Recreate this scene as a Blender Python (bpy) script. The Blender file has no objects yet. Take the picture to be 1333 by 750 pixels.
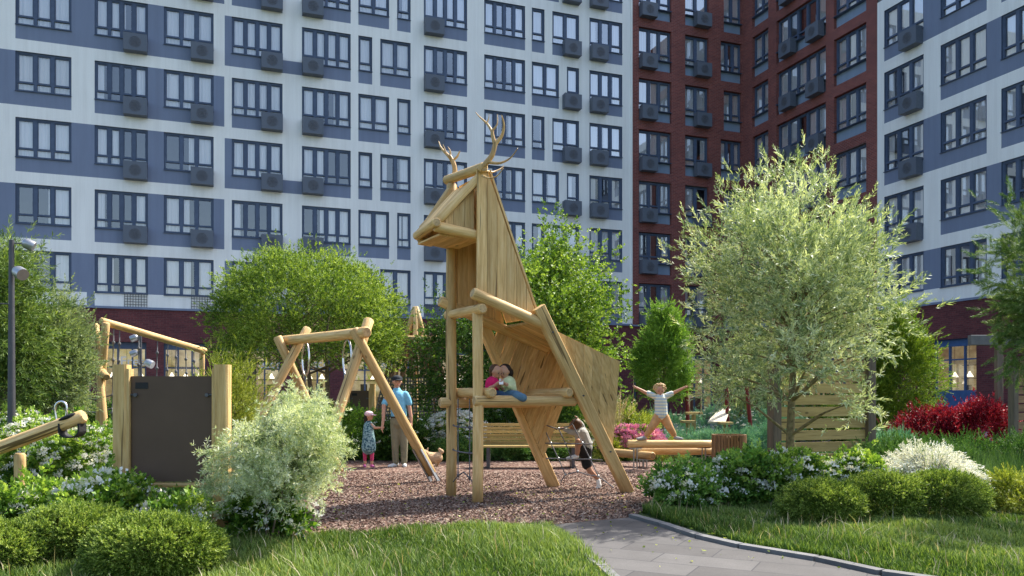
import bpy, math, random
import numpy as np
from mathutils import Vector, Matrix, Quaternion

SC = bpy.context.scene
COL = SC.collection
RNG = np.random.default_rng(7)
random.seed(7)

# ------------------------------------------------------------------ camera model
F, CX, HY, H = 1060.0, 666.5, 517.0, 1.35
def G(x, y):
    D = F*H/(y-HY); return Vector(((x-CX)/F*D, D, 0))
def P(x, y, D):
    return Vector(((x-CX)/F*D, D, H+(HY-y)/F*D))

cam = bpy.data.cameras.new("camera"); cam_o = bpy.data.objects.new("camera", cam); COL.objects.link(cam_o)
cam_o.location = (0, 0, H); cam_o.rotation_euler = (math.radians(90), 0, 0)
cam.sensor_width = 36; cam.lens = 36*F/1333; cam.shift_y = (HY-375)/1333
cam.clip_start = .05; cam.clip_end = 2000
SC.camera = cam_o

# ------------------------------------------------------------------ light
SUN = Vector((.74, .67, 0)).normalized(); EL = math.radians(50)
sd = Vector((SUN.x*math.cos(EL), SUN.y*math.cos(EL), math.sin(EL)))
w = bpy.data.worlds.new("World"); SC.world = w; w.use_nodes = True
nt = w.node_tree; bg = nt.nodes["Background"]
sky = nt.nodes.new("ShaderNodeTexSky"); sky.sky_type = 'NISHITA'; sky.sun_disc = False
sky.sun_elevation = EL; sky.sun_rotation = math.atan2(sd.x, sd.y)
sky.air_density = 1.0; sky.dust_density = 3.0; sky.ozone_density = .6
nt.links.new(sky.outputs[0], bg.inputs[0]); bg.inputs[1].default_value = .34
sun = bpy.data.lights.new("sun", 'SUN'); sun.energy = 9.2; sun.angle = math.radians(.6); sun.color = (1, .95, .86)
sun_o = bpy.data.objects.new("sun", sun); COL.objects.link(sun_o)
sun_o.rotation_euler = sd.to_track_quat('Z', 'Y').to_euler()
SC.view_settings.view_transform = 'Standard'; SC.view_settings.look = 'None'; SC.view_settings.exposure = 0
SC.cycles.max_bounces = 8; SC.cycles.transparent_max_bounces = 16; SC.cycles.diffuse_bounces = 4
SC.cycles.sample_clamp_indirect = 4
SC.cycles.caustics_reflective = False; SC.cycles.caustics_refractive = False

# ------------------------------------------------------------------ materials
def lin(c):
    return tuple(((v/255)/12.92 if v/255 <= .04045 else ((v/255+.055)/1.055)**2.4) for v in c)
class NB:
    """small node helper"""
    def __init__(s, name):
        s.m = bpy.data.materials.new(name); s.m.use_nodes = True; s.t = s.m.node_tree
        s.b = s.t.nodes["Principled BSDF"]; s.o = s.t.nodes["Material Output"]
        s.b.inputs["Specular IOR Level"].default_value = .3
    def n(s, typ, **kw):
        x = s.t.nodes.new(typ)
        for k, v in kw.items():
            if k in x.inputs.keys() if isinstance(k, str) else False: x.inputs[k].default_value = v
            else: setattr(x, k, v)
        return x
    def l(s, a, b): s.t.links.new(a, b)
    def coord(s, scale=(1, 1, 1), kind="Object"):
        tc = s.n("ShaderNodeTexCoord"); mp = s.n("ShaderNodeMapping"); mp.inputs["Scale"].default_value = scale
        s.l(tc.outputs[kind], mp.inputs[0]); return mp.outputs[0]
    def noise(s, vec, scale, detail=4, rough=.55):
        x = s.n("ShaderNodeTexNoise"); x.inputs["Scale"].default_value = scale; x.inputs["Detail"].default_value = detail
        x.inputs["Roughness"].default_value = rough; s.l(vec, x.inputs["Vector"]); return x.outputs["Fac"]
    def ramp(s, fac, stops):
        x = s.n("ShaderNodeValToRGB"); r = x.color_ramp
        while len(r.elements) < len(stops): r.elements.new(.5)
        for e, (p, c) in zip(r.elements, stops): e.position = p; e.color = (*c, 1)
        s.l(fac, x.inputs[0]); return x.outputs[0]
    def attr(s, name="rnd"):
        x = s.n("ShaderNodeAttribute"); x.attribute_name = name; return x.outputs["Fac"]
    def mix(s, fac, a, b, blend='MIX'):
        x = s.n("ShaderNodeMix"); x.data_type = 'RGBA'; x.blend_type = blend
        for v, sock in ((fac, x.inputs[0]), (a, x.inputs[6]), (b, x.inputs[7])):
            if hasattr(v, "links"): s.l(v, sock)
            else: sock.default_value = v if not isinstance(v, tuple) else (*v, 1)
        return x.outputs[2]
    def bump(s, fac, strength, dist=.01):
        x = s.n("ShaderNodeBump"); x.inputs["Strength"].default_value = strength; x.inputs["Distance"].default_value = dist
        s.l(fac, x.inputs["Height"]); s.l(x.outputs[0], s.b.inputs["Normal"])
    def color(s, sock): s.l(sock, s.b.inputs["Base Color"])
    def rough(s, v): s.b.inputs["Roughness"].default_value = v

def plain(name, c, rough=.6, metal=0, var=.12, scale=6, spec=.3):
    b = NB(name); v = b.coord()
    n = b.noise(v, scale)
    c0 = tuple(x*(1-var) for x in c); c1 = tuple(min(1, x*(1+var)) for x in c)
    b.color(b.mix(1, b.ramp(n, [(.3, c0), (.7, c1)]), b.ramp(b.attr(), [(0, (.86, .86, .86)), (1, (1.12, 1.12, 1.12))]), 'MULTIPLY')); b.rough(rough); b.b.inputs["Metallic"].default_value = metal
    b.b.inputs["Specular IOR Level"].default_value = spec
    return b.m

def wood_mat(name, dark, mid, light, rough=.62):
    b = NB(name); at = b.attr()
    tc = b.n("ShaderNodeTexCoord"); mp = b.n("ShaderNodeMapping"); mp.inputs["Scale"].default_value = (1, 1, .07)
    off = b.n("ShaderNodeVectorMath"); off.operation = 'ADD'
    cmb = b.n("ShaderNodeCombineXYZ"); mul = b.n("ShaderNodeMath"); mul.operation = 'MULTIPLY'; mul.inputs[1].default_value = 37
    b.l(at, mul.inputs[0]); b.l(mul.outputs[0], cmb.inputs[0]); b.l(mul.outputs[0], cmb.inputs[2])
    b.l(tc.outputs["Object"], off.inputs[0]); b.l(cmb.outputs[0], off.inputs[1]); b.l(off.outputs[0], mp.inputs[0])
    g = b.noise(mp.outputs[0], 38, 6, .65); g2 = b.noise(mp.outputs[0], 7, 3, .5)
    base = b.ramp(g, [(.28, dark), (.5, mid), (.72, light)])
    tone = b.ramp(g2, [(.3, (.78, .76, .74)), (.7, (1.1, 1.08, 1.05))])
    c = b.mix(1, base, tone, 'MULTIPLY')
    t2 = b.ramp(at, [(0, (.80, .78, .74)), (1, (1.12, 1.1, 1.08))])
    c = b.mix(1, c, t2, 'MULTIPLY')
    # knots
    vo = b.n("ShaderNodeTexVoronoi"); mp2 = b.n("ShaderNodeMapping"); mp2.inputs["Scale"].default_value = (3.2, 3.2, 1.6)
    b.l(off.outputs[0], mp2.inputs[0]); b.l(mp2.outputs[0], vo.inputs["Vector"]); vo.inputs["Scale"].default_value = 1
    k = b.ramp(vo.outputs["Distance"], [(.035, (1, 1, 1)), (.075, (0, 0, 0))])
    c = b.mix(k, c, tuple(x*.45 for x in dark))
    # thin drying cracks along the grain
    mp3 = b.n("ShaderNodeMapping"); mp3.inputs["Scale"].default_value = (1, 1, .03); b.l(off.outputs[0], mp3.inputs[0])
    cr = b.ramp(b.noise(mp3.outputs[0], 24, 2, .4), [(.30, (1, 1, 1)), (.325, (0, 0, 0))])
    c = b.mix(cr, c, tuple(x*.38 for x in dark))
    geo = b.n("ShaderNodeNewGeometry"); sz = b.n("ShaderNodeSeparateXYZ"); b.l(geo.outputs["Position"], sz.inputs[0])
    dn = b.n("ShaderNodeMath"); dn.operation = 'MULTIPLY_ADD'; dn.inputs[1].default_value = .35; b.l(b.noise(tc.outputs["Object"], 5, 4), dn.inputs[0]); b.l(sz.outputs[2], dn.inputs[2])
    dirt = b.ramp(dn.outputs[0], [(.16, (.60, .56, .53)), (.55, (1, 1, 1))]); c = b.mix(1, c, dirt, 'MULTIPLY')
    b.color(c); b.rough(rough); b.bump(g, .35, .004); return b.m

def leaf_mat(name, c0, c1, c2, trans=.38, rough=.5, spec=.25):
    """three tones chosen by the random value of each leaf"""
    b = NB(name); at = b.attr()
    col = b.ramp(at, [(0, c0), (.5, c1), (1, c2)])
    b.color(col); b.rough(rough); b.b.inputs["Specular IOR Level"].default_value = spec
    tr = b.n("ShaderNodeBsdfTranslucent"); tc = b.mix(1, col, (1.25, 1.2, .55), 'MULTIPLY'); b.l(tc, tr.inputs[0])
    mx = b.n("ShaderNodeMixShader"); mx.inputs[0].default_value = trans
    b.l(b.b.outputs[0], mx.inputs[1]); b.l(tr.outputs[0], mx.inputs[2]); b.l(mx.outputs[0], b.o.inputs[0])
    return b.m

def brick_mat(name, c1, c2, mortar):
    b = NB(name)
    tc = b.n("ShaderNodeTexCoord"); sep = b.n("ShaderNodeSeparateXYZ"); cmb = b.n("ShaderNodeCombineXYZ")
    b.l(tc.outputs["Object"], sep.inputs[0]); 
    add = b.n("ShaderNodeMath"); add.operation = 'ADD'; b.l(sep.outputs[0], add.inputs[0]); b.l(sep.outputs[1], add.inputs[1])
    b.l(add.outputs[0], cmb.inputs[0]); b.l(sep.outputs[2], cmb.inputs[1])
    br = b.n("ShaderNodeTexBrick"); br.inputs["Scale"].default_value = 1; br.inputs["Brick Width"].default_value = .26
    br.inputs["Row Height"].default_value = .085; br.inputs["Mortar Size"].default_value = .008; br.inputs["Bias"].default_value = -.1
    br.inputs["Color1"].default_value = (*c1, 1); br.inputs["Color2"].default_value = (*c2, 1); br.inputs["Mortar"].default_value = (*mortar, 1)
    b.l(cmb.outputs[0], br.inputs["Vector"])
    n = b.noise(tc.outputs["Object"], .6, 3); n2 = b.noise(tc.outputs["Object"], 14, 3)
    c = b.mix(1, br.outputs[0], b.ramp(n, [(.3, (.82, .82, .85)), (.7, (1.12, 1.1, 1.1))]), 'MULTIPLY')
    c = b.mix(1, c, b.ramp(n2, [(.3, (.8, .8, .8)), (.7, (1.2, 1.2, 1.2))]), 'MULTIPLY')
    b.color(c); b.rough(.85); b.bump(br.outputs["Fac"], -.4, .01); return b.m

def stucco(name, c, streak=.12):
    b = NB(name); v = b.coord((1, 1, .35)); n = b.noise(v, .9, 5, .6); n2 = b.noise(b.coord(), 30, 3)
    col = b.ramp(n, [(.3, tuple(x*(1-streak) for x in c)), (.7, tuple(x*(1+streak*.6) for x in c))])
    col = b.mix(1, col, b.ramp(n2, [(.3, (.95, .95, .95)), (.7, (1.03, 1.03, 1.03))]), 'MULTIPLY')
    st = b.noise(b.coord((1, 1, .04)), 3.5, 4, .7); col = b.mix(1, col, b.ramp(st, [(.32, (.93, .925, .92)), (.6, (1.02, 1.02, 1.02))]), 'MULTIPLY')
    b.color(col); b.rough(.85); return b.m

M = {}
M['wood'] = wood_mat("larch_wood", (.50, .31, .12), (.70, .48, .21), (.83, .64, .35))
M['wood_end'] = wood_mat("cut_log_end", (.36, .24, .11), (.52, .37, .19), (.62, .46, .26))
M['wood_brown'] = wood_mat("weathered_brown_wood", (.16, .09, .045), (.25, .15, .075), (.34, .21, .11))
M['wood_grey'] = wood_mat("grey_brown_timber", (.10, .08, .065), (.16, .13, .10), (.22, .18, .14))
M['wood_board'] = wood_mat("yellow_board_wood", (.36, .26, .09), (.50, .38, .15), (.60, .46, .20))
M['antler'] = wood_mat("carved_antler_wood", (.46, .27, .10), (.60, .40, .17), (.70, .50, .26), .45)
M['white_wall'] = stucco("pale_facade_plaster", (.86, .86, .83), .05)
M['blue_wall'] = stucco("slate_blue_panel", (.195, .235, .330), .07)
M['blue_light'] = stucco("blue_sill_panel", (.25, .33, .45), .06)
M['frame'] = plain("window_frame_blue_grey", (.075, .105, .17), .45)
M['brick'] = brick_mat("red_brick", (.25, .072, .055), (.165, .046, .040), (.25, .165, .15))
M['brick_dark'] = brick_mat("dark_base_brick", (.15, .042, .042), (.095, .027, .03), (.12, .065, .065))
M['inner'] = plain("dim_interior", (.10, .10, .105), .9)
M['inner_warm'] = plain("shop_interior", (.75, .60, .34), .9, var=.3, scale=1.2)
_b = NB('glowing_shop_wall'); _c = _b.ramp(_b.noise(_b.coord((1, 1, 1.6)), 1.3, 3), [(.3, (.30, .20, .09)), (.55, (.62, .50, .26)), (.75, (.75, .68, .5))]); _b.color(_c)
_b.l(_c, _b.b.inputs['Emission Color']); _b.b.inputs['Emission Strength'].default_value = .55; M['inner_warm'] = _b.m  # glow added to wall and ceiling, standing in for light inside the shops
_b = NB('lamp_glow'); _b.b.inputs['Emission Color'].default_value = (1, .9, .7, 1); _b.b.inputs['Emission Strength'].default_value = 3; M['glow'] = _b.m
M['grille'] = None
M['metal'] = plain("galvanised_metal", (.42, .43, .44), .38, .8)
M['dark_metal'] = plain("dark_grey_metal", (.10, .10, .11), .45, .4)
M['steel'] = plain("polished_steel", (.7, .7, .7), .18, 1, var=.03)
M['board'] = plain("dark_brown_board", (.125, .082, .058), .6, var=.08, scale=3, spec=.2)
M['black'] = plain("black_rubber", (.02, .02, .022), .6)
M['rope'] = plain("grey_rope", (.16, .16, .17), .8)
M['kerb'] = plain("concrete_kerb", (.15, .15, .15), .85, var=.15, scale=9)
M['white'] = plain("white_lettering", (.85, .83, .78), .5, var=.02)

# AC basket: perforated metal
b = NB("perforated_metal"); tc = b.coord((1, 1, 1)); 
ck = b.n("ShaderNodeTexVoronoi"); ck.inputs["Scale"].default_value = 28; ck.inputs["Randomness"].default_value = .35; b.l(tc, ck.inputs["Vector"])
b.color(b.ramp(ck.outputs["Distance"], [(.18, (.02, .025, .035)), (.32, (.115, .135, .17))])); b.rough(.5); M['grille'] = b.m
# curtain
b = NB("curtain_cloth"); b.color(b.ramp(b.attr(), [(0, (.62, .52, .40)), (.22, (.80, .77, .72)), (.45, (.90, .90, .91)), (1, (.97, .97, .98))])); b.rough(.9)
tr = b.n("ShaderNodeBsdfTranslucent"); tr.inputs[0].default_value = (.8, .8, .8, 1); mx = b.n("ShaderNodeMixShader"); mx.inputs[0].default_value = .15
b.l(b.b.outputs[0], mx.inputs[1]); b.l(tr.outputs[0], mx.inputs[2]); b.l(mx.outputs[0], b.o.inputs[0]); M['curtain'] = b.m
# glass
def glass(name, tint=(.9, .95, 1), refl=1.0):
    m = bpy.data.materials.new(name); m.use_nodes = True; t = m.node_tree; t.nodes.clear()
    o = t.nodes.new("ShaderNodeOutputMaterial"); mx = t.nodes.new("ShaderNodeMixShader")
    a = t.nodes.new("ShaderNodeBsdfTransparent"); a.inputs[0].default_value = (*tint, 1)
    g = t.nodes.new("ShaderNodeBsdfGlossy"); g.inputs["Roughness"].default_value = .02
    fr = t.nodes.new("ShaderNodeFresnel"); fr.inputs[0].default_value = 1.85
    mu = t.nodes.new("ShaderNodeMath"); mu.operation = 'MULTIPLY'; mu.inputs[1].default_value = refl
    t.links.new(fr.outputs[0], mu.inputs[0]); mn = t.nodes.new('ShaderNodeMath'); mn.operation = 'MINIMUM'; mn.inputs[1].default_value = .5
    t.links.new(mu.outputs[0], mn.inputs[0]); t.links.new(mn.outputs[0], mx.inputs[0])
    t.links.new(a.outputs[0], mx.inputs[1]); t.links.new(g.outputs[0], mx.inputs[2]); t.links.new(mx.outputs[0], o.inputs[0]); return m
M['glass'] = glass("window_glass", tint=(1, 1, 1), refl=2.6)

# ground materials
b = NB("bark_mulch"); v = b.coord((1, 1, 1)); 
wv = b.n("ShaderNodeTexVoronoi"); wv.inputs["Scale"].default_value = 34; mp = b.coord((1, .45, 1)); b.l(mp, wv.inputs["Vector"])
wv2 = b.n("ShaderNodeTexVoronoi"); wv2.inputs["Scale"].default_value = 21; mp = b.coord((.4, 1, 1)); b.l(mp, wv2.inputs["Vector"])
sp = b.n("ShaderNodeSeparateColor"); b.l(wv.outputs["Color"], sp.inputs[0])
c = b.ramp(sp.outputs[0], [(0, (.04, .014, .010)), (.4, (.12, .060, .042)), (.75, (.22, .14, .105)), (1, (.36, .28, .22))])
n = b.noise(v, 1.2, 4); c = b.mix(1, c, b.ramp(n, [(.3, (.75, .72, .72)), (.7, (1.1, 1.1, 1.1))]), 'MULTIPLY')
b.color(c); b.rough(.9); b.bump(wv2.outputs["Distance"], .9, .03); M['mulch'] = b.m
M['chip'] = leaf_mat("bark_chip", (.045, .018, .012), (.185, .115, .085), (.46, .37, .30), trans=0, rough=.9)
b = NB("soil_and_turf"); v = b.coord(); n = b.noise(v, 3, 6, .7); n2 = b.noise(v, .25, 3)
c = b.ramp(n, [(.3, (.012, .022, .006)), (.55, (.03, .055, .012)), (.8, (.06, .10, .02))]); b.color(c); b.rough(.95); b.bump(n, .6, .05); M['soil'] = b.m
b = NB("concrete_slabs"); tc = b.n("ShaderNodeTexCoord"); mp = b.n("ShaderNodeMapping"); mp.inputs["Rotation"].default_value = (0, 0, math.radians(27))
b.l(tc.outputs["Object"], mp.inputs[0]); br = b.n("ShaderNodeTexBrick")
for k_, v_ in (("Scale", 1), ("Brick Width", .8), ("Row Height", .4), ("Mortar Size", .006), ("Bias", 0)): br.inputs[k_].default_value = v_
br.inputs["Color1"].default_value = (.062, .058, .057, 1); br.inputs["Color2"].default_value = (.115, .11, .106, 1); br.inputs["Mortar"].default_value = (.04, .04, .045, 1)
b.l(mp.outputs[0], br.inputs["Vector"]); n = b.noise(tc.outputs["Object"], 90, 4, .7); n3 = b.noise(tc.outputs["Object"], 2.5, 3)
c = b.mix(1, br.outputs[0], b.ramp(n, [(.3, (.8, .8, .82)), (.7, (1.15, 1.15, 1.15))]), 'MULTIPLY')
c = b.mix(1, c, b.ramp(n3, [(.3, (.85, .85, .85)), (.7, (1.08, 1.08, 1.08))]), 'MULTIPLY')
b.color(c); b.rough(.8); b.bump(br.outputs["Fac"], -.5, .01); M['paving'] = b.m
M['paving_far'] = plain("far_grey_paving", (.26, .25, .25), .85, var=.2, scale=2)

# foliage tones
def LM(name, *a, **k): M[name] = leaf_mat(name, *a, **k)
LM('leaf_willow', (.13, .20, .09), (.36, .45, .24), (.74, .80, .56), trans=.28)
LM('leaf_round', (.045, .10, .014), (.15, .26, .032), (.42, .54, .10), trans=.34)
LM('leaf_bamboo', (0.038, 0.084, 0.017), (0.118, 0.202, 0.042), (0.286, 0.386, 0.109), trans=.3)
LM('leaf_grey', (0.126, 0.189, 0.088), (0.214, 0.290, 0.139), (0.353, 0.428, 0.239))
LM('leaf_maple', (0.050, 0.118, 0.013), (0.160, 0.286, 0.034), (0.370, 0.504, 0.101), trans=.36)
LM('leaf_dark', (0.028, 0.070, 0.015), (0.063, 0.139, 0.025), (0.126, 0.239, 0.045))
LM('leaf_conifer', (0.076, 0.176, 0.025), (0.164, 0.315, 0.045), (0.302, 0.479, 0.088))
LM('leaf_yew', (0.063, 0.139, 0.015), (0.151, 0.265, 0.025), (0.328, 0.428, 0.045))
LM('needle_pine', (0.050, 0.118, 0.021), (0.126, 0.227, 0.050), (0.302, 0.386, 0.151), trans=.25)
LM('leaf_pale', (0.247, 0.342, 0.162), (0.513, 0.589, 0.361), (0.798, 0.827, 0.646), trans=.28)
LM('leaf_box', (.045, .095, .015), (.18, .28, .045), (.46, .56, .15), trans=.30)
LM('leaf_vib', (.05, .13, .018), (.19, .34, .045), (.42, .56, .12), trans=.34)
LM('leaf_vib_blue', (.045, .125, .028), (.15, .32, .055), (.36, .54, .13), trans=.34)
LM('leaf_red', (.10, .004, .012), (.27, .012, .035), (.46, .035, .075), trans=.28)
LM('leaf_teal', (0.063, 0.189, 0.126), (0.126, 0.315, 0.214), (0.277, 0.479, 0.340), trans=.25)
LM('leaf_juniper', (.03, .085, .02), (.075, .18, .04), (.17, .30, .08), trans=.25)
LM('leaf_gold', (0.118, 0.168, 0.017), (0.302, 0.370, 0.050), (0.521, 0.554, 0.134), trans=.3)
LM('leaf_straw', (0.294, 0.248, 0.138), (0.422, 0.367, 0.230), (0.570, 0.514, 0.367), trans=.3)
LM('petal_white', (.80, .78, .70), (.90, .89, .83), (.94, .93, .89), trans=.1)
LM('petal_pink', (0.540, 0.151, 0.367), (0.702, 0.270, 0.518), (0.864, 0.454, 0.670), trans=.25)
LM('grass', (.025, .065, .010), (.11, .20, .032), (.33, .42, .12), trans=.28)
LM('grass_deep', (0.017, 0.050, 0.018), (0.050, 0.118, 0.034), (0.134, 0.235, 0.076), trans=.25)
M['bark'] = plain("tree_bark", (.16, .12, .08), .9, var=.45, scale=22)
M['bark_green'] = plain("olive_bark", (.19, .15, .07), .85, var=.4, scale=26)

# ------------------------------------------------------------------ objects and tags
def tag(o, label=None, cat=None, group=None, kind=None):
    if label: o['label'] = label
    if cat: o['category'] = cat
    if group: o['group'] = group
    if kind: o['kind'] = kind
    return o
def empty(name, loc, label=None, cat=None, group=None):
    o = bpy.data.objects.new(name, None); o.location = loc; o.empty_display_size = .2; COL.objects.link(o)
    return tag(o, label, cat, group)
def chain_inv(p):
    m = Matrix.Identity(4); q = p
    while q: 
        m = (Matrix.LocRotScale(q.location, q.rotation_euler, q.scale) if q.parent is None else q.matrix_parent_inverse @ Matrix.LocRotScale(q.location, q.rotation_euler, q.scale)) @ m
        q = q.parent
    return m.inverted()
def link(name, mesh, parent=None, matrix=None):
    o = bpy.data.objects.new(name, mesh); COL.objects.link(o)
    if matrix is not None:
        l, r, s = matrix.decompose(); o.location = l; o.rotation_euler = r.to_euler(); o.scale = s
    if parent: o.parent = parent; o.matrix_parent_inverse = chain_inv(parent)
    return o
def mesh_np(name, verts, faces, mats, rnd=None, matidx=None, smooth=False):
    """faces: (n,k) array, all of one size"""
    verts = np.asarray(verts, dtype=np.float32); faces = np.asarray(faces, dtype=np.int32)
    me = bpy.data.meshes.new(name); nf, k = faces.shape
    me.vertices.add(len(verts)); me.vertices.foreach_set("co", verts.ravel())
    me.loops.add(nf*k); me.loops.foreach_set("vertex_index", faces.ravel())
    me.polygons.add(nf); me.polygons.foreach_set("loop_start", np.arange(0, nf*k, k, dtype=np.int32))
    if matidx is not None: me.polygons.foreach_set("material_index", np.asarray(matidx, dtype=np.int32))
    if rnd is not None:
        a = me.attributes.new("rnd", 'FLOAT', 'POINT'); a.data.foreach_set("value", np.asarray(rnd, dtype=np.float32))
    for m in (mats if isinstance(mats, (list, tuple)) else [mats]): me.materials.append(m)
    me.update(calc_edges=True)
    if smooth: me.polygons.foreach_set("use_smooth", np.ones(nf, dtype=bool))
    return me

class MB:
    """collects boxes, tubes and quads for one mesh"""
    def __init__(s): s.v = []; s.f = []; s.m = []; s.r = []; s.sm = []
    def add(s, vs, fs, mi=0, rnd=None, smooth=False):
        o = len(s.v); s.v += [tuple(x) for x in vs]; rr = random.random() if rnd is None else rnd
        s.r += [rr]*len(vs)
        for f in fs: s.f.append([i+o for i in f]); s.m.append(mi); s.sm.append(smooth)
    def box(s, c, d, mi=0, rot=None, rnd=None, bev=0):
        x, y, z = d[0]/2, d[1]/2, d[2]/2
        if bev:
            e = bev; vs = []; 
            for sz in (-1, 1):
                for (a, b_) in ((-x+e, -y), (x-e, -y), (x, -y+e), (x, y-e), (x-e, y), (-x+e, y), (-x, y-e), (-x, -y+e)):
                    vs.append(Vector((a, b_, sz*z)))
            fs = [list(range(7, -1, -1)), list(range(8, 16))]+[[i, (i+1) % 8, 8+(i+1) % 8, 8+i] for i in range(8)]
        else:
            vs = [Vector((a*x, b_*y, e*z)) for a in (-1, 1) for b_ in (-1, 1) for e in (-1, 1)]
            fs = [(0, 1, 3, 2), (4, 6, 7, 5), (0, 4, 5, 1), (2, 3, 7, 6), (0, 2, 6, 4), (1, 5, 7, 3)]
        if rot is not None: vs = [rot @ v for v in vs]
        s.add([v+Vector(c) for v in vs], fs, mi, rnd)
    def tube(s, pts, rad, seg=10, mi=0, capm=None, rnd=None, smooth=True, sx=1):
        pts = [Vector(p) for p in pts]; n = len(pts)
        if not isinstance(rad, (list, tuple)): rad = [rad]*n
        vs = []; up = None
        for i, p in enumerate(pts):
            d = (pts[min(i+1, n-1)]-pts[max(i-1, 0)]).normalized()
            if up is None: up = d.orthogonal().normalized()
            a = (up-d*up.dot(d)).normalized(); up = a; c = d.cross(a)
            for k in range(seg):
                t = 2*math.pi*k/seg; vs.append(p+(a*math.cos(t)*sx+c*math.sin(t))*rad[i])
        fs = [[i*seg+k, i*seg+(k+1) % seg, (i+1)*seg+(k+1) % seg, (i+1)*seg+k] for i in range(n-1) for k in range(seg)]
        rr = random.random() if rnd is None else rnd
        s.add(vs, fs, mi, rr, smooth)
        s.add(vs[:seg], [list(range(seg-1, -1, -1))], mi if capm is None else capm, rr)
        s.add(vs[-seg:], [list(range(seg))], mi if capm is None else capm, rr)
    def ell(s, c, r, seg=12, rings=8, mi=0, rot=None, rnd=None):
        vs = []; fs = []
        for i in range(rings+1):
            th = math.pi*i/rings
            for k in range(seg):
                ph = 2*math.pi*k/seg; v = Vector((r[0]*math.sin(th)*math.cos(ph), r[1]*math.sin(th)*math.sin(ph), r[2]*math.cos(th)))
                if rot is not None: v = rot @ v
                vs.append(v+Vector(c))
        for i in range(rings):
            for k in range(seg):
                fs.append([i*seg+k, (i+1)*seg+k, (i+1)*seg+(k+1) % seg, i*seg+(k+1) % seg])
        s.add(vs, fs, mi, rnd, True)
    def mesh(s, name, mats):
        me = bpy.data.meshes.new(name); me.from_pydata(s.v, [], s.f)
        for m in (mats if isinstance(mats, (list, tuple)) else [mats]): me.materials.append(m)
        me.polygons.foreach_set("material_index", s.m); me.polygons.foreach_set("use_smooth", s.sm)
        a = me.attributes.new("rnd", 'FLOAT', 'POINT'); a.data.foreach_set("value", s.r); me.update(); return me
    def build(s, name, mats, parent=None, matrix=None): return link(name, s.mesh(name, mats), parent, matrix)

def axis_matrix(p, q, flip=0):
    p, q = Vector(p), Vector(q); return Matrix.Translation(p) @ (q-p).to_track_quat('Z', 'Y').to_matrix().to_4x4()
def log(name, p, q, r, parent, mat='wood', taper=.96, seg=20, chamfer=True):
    """a turned log with chamfered ends; local Z runs along it so that the grain does"""
    p, q = Vector(p), Vector(q); L = (q-p).length; m = MB(); c = min(.018, r*.25)
    ph = random.random()*6
    zs = [0, c]+[L*i/8 for i in range(1, 8)]+[L-c, L]
    pts = [(0+.004*math.sin(z*2.1+ph), .004*math.cos(z*1.7+ph), z) for z in zs]
    rr = [r*(1+(taper-1)*z/L)*(1+.012*math.sin(z*5+ph)) for z in zs]; rr[0] -= c; rr[-1] -= c
    m.tube(pts, rr, seg, 0, 1)
    return m.build(name, [M[mat], M['wood_end'] if mat == 'wood' else M[mat]], parent, axis_matrix(p, q))

# ------------------------------------------------------------------ foliage
def rodr(dirs, roll):
    """rotation matrices taking +Z to dirs, with a roll about it"""
    d = dirs/np.linalg.norm(dirs, axis=1, keepdims=True); n = len(d)
    ref = np.tile(np.array([0., 0., 1.]), (n, 1)); ref[np.abs(d[:, 2]) > .95] = (1, 0, 0)
    x = np.cross(ref, d); x /= np.linalg.norm(x, axis=1, keepdims=True); y = np.cross(d, x)
    c, s = np.cos(roll)[:, None], np.sin(roll)[:, None]
    return np.stack([x*c+y*s, -x*s+y*c, d], axis=2)
def leaf_shape(length, width, fold=.25):
    """a folded, pointed leaf of two quads along +Z"""
    w, f = width/2, width*fold
    return np.array([(0, 0, 0), (w, f, length*.45), (0, 0, length), (-w, f, length*.45)])
def twig(n_leaf, length, ll, lw, ang, rng, droop=0, taper=.4, jit=.25, fold=.25, spread3d=True, stem=False):
    V = []
    for i in range(n_leaf):
        t = (i+.5)/n_leaf; az = i*2.4+rng.normal()*.5 if spread3d else (i % 2)*math.pi+rng.normal()*.3
        a = ang*(1-.45*t)+rng.normal()*jit
        d = np.array([[math.sin(a)*math.cos(az), math.sin(a)*math.sin(az), math.cos(a)]])
        R = rodr(d, np.array([rng.uniform(0, 6.28)]))[0]
        s = (1-taper*abs(t-.4)*1.6)*rng.uniform(.8, 1.15)
        L = leaf_shape(ll*s, lw*s, fold) @ R.T + np.array([0, 0, t*length])
        L[:, 0] += droop*t*t*length
        V.append(L)
    return np.concatenate(V)
def scatter(templates, pts, dirs, scale, rng, tone=None, roll=None, tone_jit=.28):
    """templates: list of (4*k,3) arrays. returns verts, faces, rnd"""
    n = len(pts); which = rng.integers(0, len(templates), n); VV = []; RR = []
    R = rodr(dirs, rng.uniform(0, 6.28, n) if roll is None else roll)
    if tone is None: tone = rng.uniform(0, 1, n)
    for ti, T in enumerate(templates):
        sel = np.where(which == ti)[0]
        if not len(sel): continue
        V = np.einsum('nij,kj->nki', R[sel], T)*scale[sel][:, None, None]+pts[sel][:, None, :]
        VV.append(V.reshape(-1, 3)); k = len(T)//4
        r = np.clip(tone[sel][:, None]+rng.normal(0, tone_jit, (len(sel), k)), 0, 1); RR.append(np.repeat(r.ravel(), 4))
    V = np.concatenate(VV); RR = np.concatenate(RR); Fc = np.arange(len(V)).reshape(-1, 4)
    return V, Fc, RR
def lumps(rng, n=7, amp=.16):
    ks = rng.normal(0, 2.4, (n, 3)); ph = rng.uniform(0, 6.28, n)
    return lambda u: 1+amp*np.sin(u @ ks.T+ph).sum(axis=1)/math.sqrt(n)*1.4
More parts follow.
